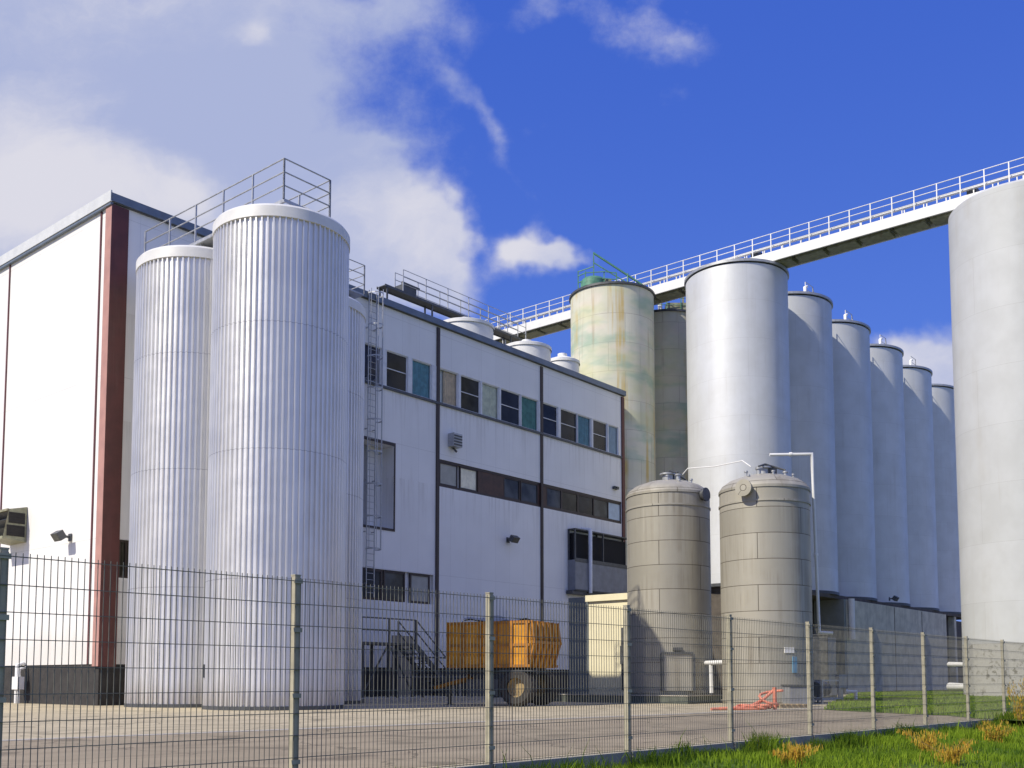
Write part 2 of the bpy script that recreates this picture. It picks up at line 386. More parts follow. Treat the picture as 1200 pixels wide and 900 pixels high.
def paving_mat(name, c1, c2, cs, joints=None):
    m, t, b = new_mat(name)
    co = t.node('ShaderNodeTexCoord').outputs['Object']
    n = t.noise(co, .35, 6, .65); n2 = t.noise(co, 40, 3, .6); n3 = t.noise(co, 1.6, 4, .6, (.25, 1.6, 1))
    c = t.mix(t.ramp(n, .32, .68), c1, c2); c = t.mix(t.math('MULTIPLY', t.ramp(n3, .52, .75), .45), c, cs)
    al = t.node('ShaderNodeMapping'); al.inputs['Rotation'].default_value = (0, 0, -math.atan2(FD.y, FD.x)); t.link(co, al.inputs[0])
    tr = t.noise(al.outputs[0], 1.0, 3, .5, (.03, 1.3, 1)); c = t.mix(t.math('MULTIPLY', t.ramp(tr, .53, .66), .40), c, tuple(q*.62 for q in c1))
    st = t.noise(co, .8, 2); c = t.mix(t.math('MULTIPLY', t.ramp(st, .58, .66), .6), c, tuple(q*.45 for q in c1))
    vo = t.node('ShaderNodeTexVoronoi', feature='DISTANCE_TO_EDGE'); vo.inputs['Scale'].default_value = .33
    wv = t.node('ShaderNodeVectorMath', operation='ADD'); wn = t.node('ShaderNodeTexNoise'); wn.inputs['Scale'].default_value = 1.3; wn.inputs['Detail'].default_value = 5; t.link(co, wn.inputs['Vector'])
    t.link(co, wv.inputs[0]); t.link(wn.outputs['Color'], wv.inputs[1]); t.link(wv.outputs[0], vo.inputs['Vector'])
    c = t.mix(t.math('MULTIPLY', t.math('LESS_THAN', vo.outputs['Distance'], .006), .7), c, tuple(q*.3 for q in c1))
    c = t.mix(t.math('MULTIPLY', n2, .35), c, tuple(q*.5 for q in c1))
    if joints:
        br = t.node('ShaderNodeTexBrick'); br.offset = 0; br.inputs['Scale'].default_value = 1
        br.inputs['Brick Width'].default_value = joints; br.inputs['Row Height'].default_value = joints
        br.inputs['Mortar Size'].default_value = .012; t.link(co, br.inputs['Vector'])
        c = t.mix(br.outputs['Fac'], c, tuple(q*.4 for q in c1))
    t.link(c, b.inputs['Base Color']); b.inputs['Roughness'].default_value = .9; b.inputs['Specular IOR Level'].default_value = .25
    bn = t.node('ShaderNodeBump'); bn.inputs['Strength'].default_value = .25; bn.inputs['Distance'].default_value = .01; t.link(n2, bn.inputs['Height']); t.link(bn.outputs[0], b.inputs['Normal'])
    return m
m_yard = paving_mat('yard_concrete', (.45, .39, .27), (.56, .48, .325), (.33, .28, .19), 5.0)
m_road = paving_mat('worn_asphalt', (.30, .25, .175), (.39, .325, .225), (.22, .18, .125))
y = MB()
y.grid([[fence_pt(t, s, 0) for t in (-60, -20, 0, 20, 60, 110)] for s in (-.09, -8, -20, -40, -100)], False)
tag(y.build('yard', m_yard), kind='structure')
# drive running along inside the fence
rd = MB()
def road_far(t):   # far edge, as an offset from the fence
    return -8.4 + 1.2 * math.sin(t * .06)
ts = [-60 + 4*i for i in range(31)]
rd.grid([[fence_pt(t, -.45, .004) for t in ts], [fence_pt(t, .62*road_far(t), .004) for t in ts], [fence_pt(t, road_far(t), .004) for t in ts]], False)
tag(rd.build('road', m_road), kind='structure')

kb = MB()
for t0, t1 in zip(ts[:-1], ts[1:]):
    a_ = fence_pt(t0, road_far(t0)); b2 = fence_pt(t1, road_far(t1)); kb.bar(a_ + Vector((0, 0, .004)), b2 + Vector((0, 0, .004)), .30, .014)
tag(kb.build('kerb', m_kerb), kind='structure')
# lawn in front of the silo base
lawn_px = [(966, 832), (1000, 834), (1060, 837), (1110, 839), (1150, 843), (1210, 846), (1300, 848), (1300, 811), (1200, 811), (1100, 811), (1040, 811.5), (1000, 813.5), (975, 826)]
m_lawn = m_soil
lw = MB(); lp = [on_ground(X, Y) for X, Y in lawn_px]
cen = sum(lp, Vector()) / len(lp)
lw.face([Vector((p.x, p.y, .014)) for p in lp])
tag(lw.build('lawn', m_lawn), kind='structure')

def grass_mat(name, c1, c2, c3):
    m, t, b = new_mat(name)
    at_ = t.node('ShaderNodeAttribute'); at_.attribute_name = 'tint'
    f = at_.outputs['Fac']
    c = t.mix(t.ramp(f, 0, .75), c1, c2); c = t.mix(t.ramp(f, .86, .97), c, c3)
    t.link(c, b.inputs['Base Color']); b.inputs['Roughness'].default_value = .75; b.inputs['Specular IOR Level'].default_value = .15
    tl = t.node('ShaderNodeBsdfTranslucent'); t.link(c, tl.inputs[0])
    mx = t.node('ShaderNodeMixShader'); mx.inputs[0].default_value = .35
    t.link(b.outputs[0], mx.inputs[1]); t.link(tl.outputs[0], mx.inputs[2]); t.link(mx.outputs[0], t.n['Material Output'].inputs[0])
    return m
m_grass = grass_mat('grass_blades', (.07, .15, .012), (.24, .35, .025), (.36, .29, .06))
def blades(name, P, H, W, tint, mat, **tags):
    n = len(P); a = rng.uniform(0, 2*PI, n); lean = rng.uniform(.1, .6, n) * H; la = rng.uniform(0, 2*PI, n)
    wx = np.cos(a) * W / 2; wy = np.sin(a) * W / 2
    V = np.zeros((n, 5, 3))
    mx = P[:, 0] + np.cos(la) * lean * .35; my = P[:, 1] + np.sin(la) * lean * .35
    tx = P[:, 0] + np.cos(la) * lean; ty = P[:, 1] + np.sin(la) * lean
    V[:, 0] = np.stack([P[:, 0] - wx, P[:, 1] - wy, P[:, 2] - .02], 1); V[:, 1] = np.stack([P[:, 0] + wx, P[:, 1] + wy, P[:, 2] - .02], 1)
    V[:, 2] = np.stack([mx + wx*.7, my + wy*.7, P[:, 2] + H*.6], 1); V[:, 3] = np.stack([mx - wx*.7, my - wy*.7, P[:, 2] + H*.6], 1)
    V[:, 4] = np.stack([tx, ty, P[:, 2] + H], 1)
    me = bpy.data.meshes.new(name)
    me.vertices.add(n*5); me.vertices.foreach_set('co', V.reshape(-1).astype(np.float32))
    base = np.arange(n)[:, None] * 5
    lp = np.concatenate([base + np.array([[0, 1, 2, 3]]), base + np.array([[3, 2, 4]])], 1).reshape(-1)
    me.loops.add(n*7); me.loops.foreach_set('vertex_index', lp.astype(np.int32))
    me.polygons.add(n*2)
    st = (np.arange(n)[:, None] * 7 + np.array([[0, 4]])).reshape(-1); me.polygons.foreach_set('loop_start', st.astype(np.int32))
    me.update(calc_edges=True); me.validate()
    at_ = me.attributes.new('tint', 'FLOAT', 'POINT'); at_.data.foreach_set('value', np.repeat(tint, 5).astype(np.float32))
    me.materials.append(mat)
    o = bpy.data.objects.new(name, me); COL.objects.link(o); tag(o, **tags); return o
def clump(x, y, f=1.0):
    return .5 + .25*np.sin(x*1.7*f + 1.3*np.sin(y*1.1*f)) + .25*np.sin(y*2.3*f + 1.7*np.sin(x*.9*f + 2))
# verge between the camera and the fence
n = 150000
tq = rng.uniform(-9, 26, n); sq = .12 + rng.uniform(0, 1, n)**1.2 * 9.5
px_ = F0.x + FD.x*tq + FN.x*sq; py_ = F0.y + FD.y*tq + FN.y*sq
ok = (py_ > 6.5) & (px_ / np.maximum(py_, .1) < .62) & (px_ / np.maximum(py_, .1) > -.25)
tq, sq, px_, py_ = tq[ok], sq[ok], px_[ok], py_[ok]
pz_ = np.array([verge_z(a, b) for a, b in zip(tq, sq)])
cl = clump(px_, py_, 1.3)
tint = np.clip(cl*.45 + .3*clump(px_ + 7, py_ - 3, .45) - .1 + rng.uniform(0, .42, len(px_)), 0, 1)
Hh = (.04 + .16*cl*clump(px_ - 4, py_ + 2, .8) + rng.uniform(0, .07, len(px_))) + np.where((sq < .55) & (clump(px_, py_, 2.2) > .55), .12, 0) + np.where(rng.uniform(0, 1, len(px_)) > .992, .22, 0)
bare = (clump(px_*1.4 + 3, py_*1.4, 1.9) < .17) & (rng.uniform(0, 1, len(px_)) < .85)
Hh = np.where(bare, .015, Hh)
blades('verge_grass', np.stack([px_, py_, pz_], 1), Hh, rng.uniform(.008, .02, len(px_)), tint, m_grass,
       label='lush green grass on the verge outside the mesh fence', cat='grass', kind='stuff')
# lawn blades
def in_poly(x, y, poly):
    c = np.zeros(len(x), bool); j = len(poly) - 1
    for i in range(len(poly)):
        xi, yi, xj, yj = poly[i].x, poly[i].y, poly[j].x, poly[j].y
        c ^= ((yi > y) != (yj > y)) & (x < (xj - xi) * (y - yi) / (yj - yi + 1e-9) + xi); j = i
    return c
n = 200000
xq = rng.uniform(8, 44, n); yq = rng.uniform(24, 80, n); okk = in_poly(xq, yq, lp); xq, yq = xq[okk], yq[okk]
cl = clump(xq, yq, .7)
blades('lawn_grass', np.stack([xq, yq, np.full(len(xq), .012)], 1), .07 + .12*cl, rng.uniform(.025, .05, len(xq)), np.clip(cl*.65 + rng.uniform(0, .3, len(xq)), 0, .95), m_grass,
       label='bright grass strip at the foot of the concrete silo base', cat='grass', kind='stuff')

# ------------------------------------------------------------------ main building
L_F, _ = facade(731, 600); HB = facade(131.6, 229)[1]; DEP = 30.0
bld = thing('industrial_building', 'long white clad industrial building with maroon corner and ribbon windows', 'building', CORNER, ROT)
def holes_wall(mb, a0, a1, z0, z1, holes, yf=0.0, deep=.16, axis='x'):
    xs = sorted({a0, a1, *[h[0] for h in holes], *[h[1] for h in holes]}); zs = sorted({z0, z1, *[h[2] for h in holes], *[h[3] for h in holes]})
    P = lambda a, z, d: (a, yf + d, z)
    for i in range(len(xs)-1):
        for j in range(len(zs)-1):
            xm = (xs[i]+xs[i+1])/2; zm = (zs[j]+zs[j+1])/2
            if any(h[0] < xm < h[1] and h[2] < zm < h[3] for h in holes): continue
            mb.face([P(xs[i], zs[j], 0), P(xs[i+1], zs[j], 0), P(xs[i+1], zs[j+1], 0), P(xs[i], zs[j+1], 0)])
    for h in holes:
        d = h[4] if len(h) > 4 else deep
        b0, b1, c0, c1 = h[:4]
        mb.face([P(b0, c0, 0), P(b0, c0, d), P(b1, c0, d), P(b1, c0, 0)]); mb.face([P(b0, c1, 0), P(b1, c1, 0), P(b1, c1, d), P(b0, c1, d)])
        mb.face([P(b0, c0, 0), P(b0, c1, 0), P(b0, c1, d), P(b0, c0, d)]); mb.face([P(b1, c0, 0), P(b1, c0, d), P(b1, c1, d), P(b1, c1, 0)])
        mb.face([P(b0, c0, d), P(b1, c0, d), P(b1, c1, d), P(b0, c1, d)])
HP = 1.5
# window positions read along the facade
ZT = facade(424, 400)[1]; ZS = facade(440, 449)[1]
up_px = [(424, 446), (454, 477), (484, 505), (516, 536), (541, 562), (566, 584), (588, 609), (612, 630), (637, 653), (658, 676), (677.5, 692), (696, 711), (714, 724)]
up_y = lambda X: 402 + .338 * (X - 424) + 20
up_a = [(facade(a - .8, up_y(a))[0], facade(b + .8, up_y(b))[0]) for a, b in up_px]
RT = facade(516, 538)[1]; RB = facade(516, 570)[1]; ra0 = facade(514, 555)[0]; ra1 = L_F - .25
LT = facade(424, 664.5)[1]; LB = facade(424, 702)[1]; la0 = facade(405, 684)[0]; la1 = facade(508, 690)[0]
oa0 = facade(408, 560)[0]; oa1 = facade(461.5, 560)[0]; OT = facade(425, 514)[1]; OB = facade(461, 620)[1]
sw = (facade(133, 650)[0], facade(156, 650)[0], facade(140, 677)[1], facade(140, 632)[1])
holes = [(a, b, ZS, ZT, .22) for a, b in up_a] + [(ra0, ra1, RB, RT, .18), (la0, la1, LB, LT, .18), (oa0, oa1, OB, OT, .9), (*sw, .18)]
w = MB(); holes_wall(w, 0, L_F, HP, HB - .3, holes)
# gable, back and far end walls
w.face([(0, DEP, HP), (0, 0, HP), (0, 0, HB - .3), (0, DEP, HB - .3)])
w.face([(L_F, 0, HP), (L_F, DEP, HP), (L_F, DEP, HB - .3), (L_F, 0, HB - .3)])
w.face([(L_F, DEP, HP), (0, DEP, HP), (0, DEP, HB - .3), (L_F, DEP, HB - .3)])
w.build('wall', m_wall, bld)
b_ = MB(); b_.box(.03, L_F - .03, .03, DEP - .03, -.3, HP - .0, None); b_.build('plinth', m_base, bld)
r_ = MB(); r_.box(-.10, L_F + .10, -.10, DEP + .10, HB - .3, HB); r_.build('roof', m_roof, bld)
f_ = MB(); f_.box(-.14, L_F + .14, -.16, -.103, HB - .27, HB + .04); f_.build('roof_fascia', m_fascia, bld)
f_ = MB(); f_.box(-.16, -.103, -.16, DEP + .14, HB - .30, HB + .12); f_.build('roof_fascia', m_fascia_b, bld)
f_ = MB(); f_.box(-.13, -.02, -.10, DEP, HB - .40, HB - .302); f_.build('eaves_strip', m_fascia, bld)
pw = .62
c_ = MB(); c_.box(-.06, pw, -.10, .35, HP - .1, HB - .362); c_.build('corner_pilaster', m_maroon, bld)
c_ = MB(); c_.box(-.075, -.061, -.10, .34, HP - .08, HB - .41); c_.build('pilaster_sunlit_face', M('sunlit_maroon_tint', (.46, .25, .21), .5, 0, .12, 1.5), bld)  # thin sheet on the pilaster's gable side, sunlight put into its paler pink
for gx in (110, 3):
    ga = gable(gx, 560)[0]; s_ = MB(); s_.box(-.035, .02, ga - .05, ga + .05, HP, HB - .41); s_.build('wall_divider', m_maroon, bld)
ga = gable(97, 560)[0]
for X in (512, 634.5):
    a = facade(X, 600)[0]; s_ = MB(); s_.box(a - .10, a + .10, -.07, .05, .1, HB - .365); s_.build('wall_divider', m_frame_b, bld)
s_ = MB(); s_.box(L_F - .22, L_F + .05, -.08, .3, .1, HB - .365); s_.build('end_pilaster', m_maroon, bld)
# upper windows
kinds = ['blue', 'dark', 'teal', 'peach', 'olive', 'cream', 'dark', 'tgreen', 'dark', 'dark', 'teal', 'dark', 'paleb']
def window(a0, a1, z0, z1, fm, gm, yf=.05, cur=None, mull=0, trans=0, fw=.05):
    fr = MB()
    fr.box(a0, a0+fw, yf, yf+.07, z0, z1); fr.box(a1-fw, a1, yf, yf+.07, z0, z1)
    fr.box(a0+fw, a1-fw, yf, yf+.07, z0, z0+fw); fr.box(a0+fw, a1-fw, yf, yf+.07, z1-fw, z1)
    for k in range(mull):
        m_ = a0 + (a1-a0)*(k+1)/(mull+1); fr.box(m_-fw/2, m_+fw/2, yf, yf+.07, z0+fw, z1-fw)
    if trans: zt = z0 + (z1-z0)*trans; fr.box(a0+fw, a1-fw, yf+.005, yf+.065, zt-.02, zt+.02)
    f = fr.build('window', fm, bld)
    p = MB(); p.face([(a0+fw, yf+.04, z0+fw), (a1-fw, yf+.04, z0+fw), (a1-fw, yf+.04, z1-fw), (a0+fw, yf+.04, z1-fw)]); p.build('pane', gm, f)
    if cur:
        c0, c1, cm = cur; q = MB(); w0 = a0+fw+(a1-a0-2*fw)*c0; w1 = a0+fw+(a1-a0-2*fw)*c1
        xs = np.linspace(w0, w1, 26); rows = [[(x, yf + .09 + .025*math.sin(i*1.35 + math.sin(i*.6)), z) for i, x in enumerate(xs)] for z in (z0+fw, z1-fw)]
        q.grid(rows, True); q.build('curtain', cm, f)
    return f
cmap = {'teal': (0, 1, m_teal), 'tgreen': (0, 1, m_tgreen), 'cream': (0, 1, m_creamc), 'peach': (.28, 1, m_peach), 'paleb': (0, 1, m_paleblue)}
for (a, b), k in zip(up_a, kinds):
    if k in cmap: window(a, b, ZS, ZT, m_frame_w, m_clear, cur=cmap[k])
    else: window(a, b, ZS, ZT, m_frame_w, {'blue': m_gblue, 'olive': m_golive}.get(k, m_gdark), trans=.52 if k != 'blue' else 0)
sl = MB(); a0 = facade(405, 447)[0]; sl.box(a0, L_F - .25, -.09, -.003, ZS - .14, ZS - .02); sl.build('window_sill', m_dsteel, bld)
for (q0, q1), (q2, q3) in zip(up_a[:-1], up_a[1:]):
    fr = MB(); fr.box(q1 + .02, q2 - .02, -.02, -.003, ZS, ZT); fr.build('window_pier', m_frame_w, bld)
# middle ribbon
rib = [(517, 536, 'pale'), (541, 559, 'creamp'), (562, 591, 'brown'), (592, 609, 'grey'), (612, 630, 'grey'), (632, 641, 'brown'), (642, 658, 'grey'), (660, 677, 'olive'), (679, 696, 'dark'), (697, 713, 'greyl'), (714, 729, 'paleb')]
ry = lambda X: 536 + .233*(X-512) + 15
fr = MB(); fr.box(ra0, ra1, .03, .12, RB, RB + .12); fr.box(ra0, ra1, .03, .12, RT - .12, RT)
fr.build('ribbon_frame', m_frame_b, bld)
for X0, X1, k in rib:
    a0, a1 = facade(X0 - 1, ry(X0))[0], facade(X1 + 1, ry(X1))[0]; a1 = min(a1, ra1 - .02)
    if k == 'brown':
        q = MB(); q.box(a0, a1, .05, .11, RB + .125, RT - .125); q.build('spandrel_panel', m_brown, bld)
    else:
        window(a0, a1, RB + .125, RT - .125, m_frame_b, {'pale': m_pale, 'creamp': m_creamc, 'grey': m_ggrey, 'olive': m_golive, 'dark': m_gdark, 'greyl': m_ggrey, 'paleb': m_paleblue}[k], .05, fw=.06)
# lower band and the small window by the corner
lb = [(405, 423, 'olive'), (424, 449, 'olive'), (450, 476, 'grey'), (481, 505, 'pale')]
for X0, X1, k in lb:
    a0, a1 = facade(X0, 688)[0], facade(X1, 690)[0]
    window(a0 + .02, a1 - .02, LB + .02, LT - .02, m_frame_b, {'olive': m_golive, 'grey': m_ggrey, 'pale': m_pale}[k], .05, fw=.10)
window(sw[0] + .01, sw[1] - .01, sw[2] + .01, sw[3] - .01, m_frame_b, m_golive, .04, mull=2, fw=.07)
# recessed loading bay
q = MB(); q.box(oa0 + .02, oa1 - 1.0, .80, .86, OB + .02, OT - .02); dd = q.build('loading_door', m_greydoor, bld)
q = MB(); ax = oa1 - 2.1; q.box(ax, ax + .08, .72, .80, OB + .9, OB + 2.3); q.build('handle', m_dsteel, dd)
q = MB(); q.box(oa0 - .06, oa1 + .08, -.03, .02, OT, OT + .14); q.box(oa1, oa1 + .08, -.03, .02, OB - .1, OT); q.box(oa0, oa1 + .08, -.03, .02, OB - .12, OB); q.build('loading_bay_trim', m_frame_b, bld)
# ground floor door behind the stair
da0, da1 = facade(459, 780)[0], facade(484, 780)[0]
q = MB(); q.box(da0, da1, -.04, .02, .12, facade(470, 745)[1]); d_ = q.build('door', m_beige, bld)
q = MB(); q.box(da0 + .12, da0 + .18, -.09, -.045, 1.0, 1.25); q.build('handle', m_dsteel, d_)

def bf(a, out, z): return CORNER + D*a + N*out + Vector((0, 0, z))
# wall fittings: things of their own
def floodlight(loc, rot, label):
    t = thing('floodlight', label, 'floodlight', loc, rot)
    q = MB(); q.bar((0, .0, 0), (0, -.35, .05), .08); q.box(-.12, .12, -.03, 0, -.14, .14); q.build('bracket', m_dsteel, t)
    q = MB(); Mx = Matrix.Translation((0, -.45, .02)) @ Matrix.Rotation(math.radians(35), 4, 'X'); q.box(-.26, .26, -.14, .14, -.16, .16, Mx); q.build('lamp_housing', m_dsteel, t)
    q = MB(); q.box(-.22, .22, -.147, -.143, -.13, .13, Mx); q.build('lens', m_ggrey, t)
    return t
a, z = facade(595, 633); floodlight(bf(a, .01, z), ROT, 'black floodlight on the white facade below the brown window ribbon')
go, gz = gable(83, 630); floodlight(CORNER - N*go - D*.02 + Vector((0, 0, gz)), ROT - PI/2, 'dark floodlight on the sunlit gable beside the maroon corner')
a, z = facade(530, 518)
t = thing('exhaust_vent', 'small grey exhaust vent box on the facade above the brown ribbon', 'vent', bf(a, 0, z), ROT)
q = MB(); q.box(-.32, .32, -.4, -.01, -.3, .38); q.build('housing', m_steel, t)
q = MB()
for k in range(4): q.box(-.28, .28, -.44, -.403, -.24 + k*.15, -.17 + k*.15)
q.build('louver', m_dsteel, t)
q = MB(); q.bar((0, -.05, -.3), (0, -.3, -.55), .08); q.build('bracket', m_dsteel, t)
a, z = facade(720, 572); t = thing('wall_sensor', 'small black box on the facade near its far end', 'sensor', bf(a, 0, z), ROT)
q = MB(); q.box(-.22, .22, -.2, -.01, -.08, .08); q.build('housing', m_dsteel, t)
q = MB(); q.tube([(-.1, -.2, 0), (-.1, -.27, 0)], .05); q.build('lens', m_gdark, t)
# intake hood on the gable
go, gz = gable(22, 617)
t = thing('intake_hood', 'weathered louvred intake hood on the white gable wall', 'vent hood', CORNER - N*go + Vector((0, 0, gz)), ROT - PI/2)
q = MB(); W2 = .75
q.face([(-W2, -.02, .72), (-W2, -.75, .55), (-W2, -.95, -.62), (-W2, -.02, -.72)]); q.face([(W2, -.02, .72), (W2, -.02, -.72), (W2, -.95, -.62), (W2, -.75, .55)])
q.face([(-W2, -.02, .72), (W2, -.02, .72), (W2, -.75, .55), (-W2, -.75, .55)]); q.face([(-W2, -.02, -.72), (-W2, -.95, -.62), (W2, -.95, -.62), (W2, -.02, -.72)])
q.box(-W2, W2, -.97, -.90, -.66, -.55); q.box(-W2, W2, -.80, -.73, .48, .57); q.build('hood', m_copper, t)
q = MB()
for k in range(3):
    z0 = -.45 + k*.34; yy = -.86 + (z0+.5)*.17; q.face([(-W2+.03, yy, z0 + .24), (W2-.03, yy, z0 + .24), (W2-.03, yy + .22, z0 - .02), (-W2+.03, yy + .22, z0 - .02)])
q.box(-W2+.03, W2-.03, -.55, -.5, -.6, .5); q.build('louver', m_dsteel, t)
for sx in (-1, 1):
    q = MB(); xs_ = sx*(W2 + .02)
    for k in range(2):
        za, zb = -.52 + k*.52, -.08 + k*.52
        q.box(min(xs_, xs_ - sx*.017), max(xs_, xs_ - sx*.017), -.80 + k*.06, -.10, za, zb)
        for j in range(4):
            zc_ = za + .06 + j*.11; q.box(min(xs_ + sx*.002, xs_ + sx*.03), max(xs_ + sx*.002, xs_ + sx*.03), -.78 + k*.06, -.12, zc_, zc_ + .025)
    q.build('side_louver', m_base, t)
# service pipes at the gable foot
for k, (X, Y, hgt_) in enumerate(((29, 783, 1.3),)):
    go, gz = gable(X, Y); t = thing('standpipe', 'pale pipe with valve box standing against the dark gable plinth', 'pipe', CORNER - N*go - D*.3, ROT - PI/2)
    q = MB(); q.tube([(0, 0, 0), (0, 0, 1.5), (0, .26, 1.6)], .07); q.tube([(.22, 0, 0), (.22, 0, 1.35), (.22, .26, 1.42)], .05); q.build('pipe', m_white, t)
    q = MB(); q.box(-.14, .36, -.12, .14, .55, 1.05); q.build('valve_box', m_white, t)
# dark duct cabinet high on the far end of the facade
a0, z1 = facade(674, 620, .55); _, z0 = facade(690, 693, .55)
t = thing('air_handling_unit', 'dark grey steel air unit with open bays fixed low on the facade end', 'air unit', bf(a0, 0, z0), ROT)
Wd = L_F - a0 - .2; Hd = z1 - z0
q = MB(); q.box(0, Wd, -.55, -.02, 0, Hd*.5); q.build('cabinet', m_greydoor, t)
q = MB()
for x in (0.04, Wd*.5, Wd - .04):
    for yy in (-.51, -.06): q.box(x-.04, x+.04, yy-.04, yy+.04, Hd*.5, Hd)
q.box(0, Wd, -.55, -.02, Hd, Hd + .07); q.build('open_frame', m_dsteel, t)
q = MB(); q.box(.15, Wd-.1, -.3, -.05, Hd*.503, Hd*.95); q.build('fan_coil', m_dark_in, t)
q = MB(); q.tube([(Wd*.24, -.64, -.1), (Wd*.24, -.64, Hd*1.02), (Wd*.24, -.05, Hd*1.06)], .11); q.build('pipe', m_white, t)
q = MB(); q.box(-.03, Wd+.02, -.58, -.553, -.02, .06); q.box(-.03, Wd+.02, -.58, -.553, Hd*.47, Hd*.53); q.box(-.2, Wd*.6, -.5, -.05, -.22, -.005); q.build('bracket', m_dsteel, t)

# caged ladder on the facade
a0 = facade(432, 500)[0]
t = thing('caged_ladder', 'tall galvanised caged ladder climbing the facade beside the corrugated silos', 'ladder', bf(a0, 0, 0), ROT)
z0l, z1l = facade(430, 700)[1], HB + .1
q = MB()
for x in (-.24, .24): q.box(x-.022, x+.022, -.225, -.185, z0l, z1l)
k = z0l + .2
while k < z1l: q.tube([(-.24, -.205, k), (.24, -.205, k)], .014, 6); k += .3
for zz in np.arange(z0l + .6, HB - .5, 2.4):
    for x in (-.24, .24): q.box(x-.02, x+.02, -.18, -.005, zz, zz+.05)
q.build('ladder', m_steel, t)
q = MB(); zz = z0l + 2.2
rings = []
while zz < z1l + .1:
    if not (OB - .3 < zz < OT - .6) or True:
        pts = [(-.24, -.2, zz)] + [(.38*math.cos(PI + PI*i/8), -.3 - .5*math.sin(PI*i/8), zz) for i in range(9)] + [(.24, -.2, zz)]
        for p0, p1 in zip(pts[:-1], pts[1:]): q.bar(p0, p1, .012, .06)
    zz += 1.5
for i in (1, 3, 5, 7): x, yv = .38*math.cos(PI + PI*i/8), -.3 - .5*math.sin(PI*i/8); q.box(x-.013, x+.013, yv-.01, yv+.01, z0l + 2.2, z1l)
q.build('safety_cage', m_steel, t)

# ------------------------------------------------------------------ corrugated silos
S2 = Vector((-7.75, 33.3, 0)); S1 = S2 - N*4.8; S3 = S1 + D*5.0; RS = 2.17
HS = hgt(238, S2.y - RS)
def corr_silo(loc, label, H):
    t = thing('corrugated_silo', label, 'silo', loc, ROT, 'corrugated silver silos beside the building')
    q = MB(); q.ribs(RS, .12, H - .42, 74, .065); q.build('shell', m_corr, t)
    q = MB(); q.lathe([(RS - .02, -.05), (RS + .07, -.05), (RS + .07, .12), (RS - .02, .121)], 96); q.build('base_ring', m_dsteel, t)
    q = MB(); q.lathe([(RS - .01, H - .44), (RS + .09, H - .44), (RS + .09, H - .1), (RS + .03, H - .02), (RS*.9, H + .05), (RS*.5, H + .16), (0, H + .2)], 96); q.build('cap', m_cap, t)
    q = MB(); q.lathe([(.55, H + .1), (.55, H + .34), (.4, H + .46), (0, H + .5)], 28, c=(.2, -.9, 0)); q.build('hatch', m_dsteel, t)
    return t
s2 = corr_silo(S2, 'big corrugated silver silo standing out in front of its neighbours, nearest the yard', HS)
s1 = dup(s2, S1, ROT, 'corrugated silver silo close to the maroon building corner, left of the biggest one')
s3 = dup(s2, S3, ROT, 'shaded corrugated silo half hidden behind the big front one, beside the caged ladder')
q = MB(); q.box(-.09, .09, -.07, 0, 0, .42); o = q.build('control_box', m_dsteel); o.location = S2 - N*0 + Vector((-1.98, -.98, 1.0)); o.rotation_euler = (0, 0, -1.1)
tag(o, 'small black control box low on the big corrugated silo', 'control box')
# walkway across the silo tops
HW = HS + .38
w0 = S2 + N*1.35 - D*.95
t = thing('silo_walkway', 'galvanised walkway with triple rail handrail over the corrugated silo tops', 'walkway', S2 + Vector((0, 0, HW)), ROT)
LW = 4.8 + 2.4
q = MB(); q.box(-.90, .90, -.9, LW, 0, .05); q.box(-.95, -.90, -1.32, LW, -.04, .07); q.box(.90, .95, -1.32, LW, -.04, .07); q.box(-.90, .90, -1.32, -1.28, -.04, .07)
q.build('deck', m_steel, t)
q = MB()
for yv in (-.8, 1.0, 3.6, 5.4):
    for x in (-.8, .8): q.box(x-.05, x+.05, yv-.05, yv+.05, -.5, -.001)
q.build('support_leg', m_steel, t)
def handrail(q, pts, H=1.1, n=3, sp=1.5, r=.024, ends=True, posts=True):
    for p0, p1 in zip(pts[:-1], pts[1:]):
        p0 = Vector(p0); p1 = Vector(p1)
        for k in range(n):
            zz = Vector((0, 0, H*(k+1)/n)); q.tube([p0 + zz, p1 + zz], r, 8)
        if posts:
            m_ = max(1, round((p1-p0).length / sp))
            for i in range(m_ + 1):
                p = p0.lerp(p1, i/m_); q.bar(p, p + Vector((0, 0, H)), r*2.2)
q = MB(); handrail(q, [(-.95, LW - .1, .06), (-.95, -1.3, .06), (.95, -1.3, .06)], 1.35, sp=1.7); q.build('handrail', m_steel, t)
q = MB(); handrail(q, [(.95, -1.3, .06), (.95, 2.0, .06)], 1.35, sp=1.7); q.build('handrail', m_steel, t)
q = MB(); q.bar((.95, 0.2, 1.0), (.95, -1.2, .1), .03); q.build('stay_rod', m_steel, t)
# gangway from the rear silo to the roof
zr3 = HS + .55
t = thing('roof_gangway', 'short railed gangway from the rear corrugated silo to the building roof', 'gangway', S3 + D*.6 + Vector((0, 0, zr3)), ROT)
q = MB(); q.box(-.6, .9, -1.6, 3.0, 0, .06); q.build('deck', m_steel, t)
q = MB(); handrail(q, [(-.6, -1.6, .06), (.9, -1.6, .06), (.9, 2.9, .06)], 1.2, sp=1.3, r=.02); q.build('handrail', m_steel, t)
q = MB(); q.box(-.5, -.4, -.9, -.8, -.5, 0); q.box(.7, .8, -.9, -.8, -.75, 0); q.build('support_leg', m_steel, t)

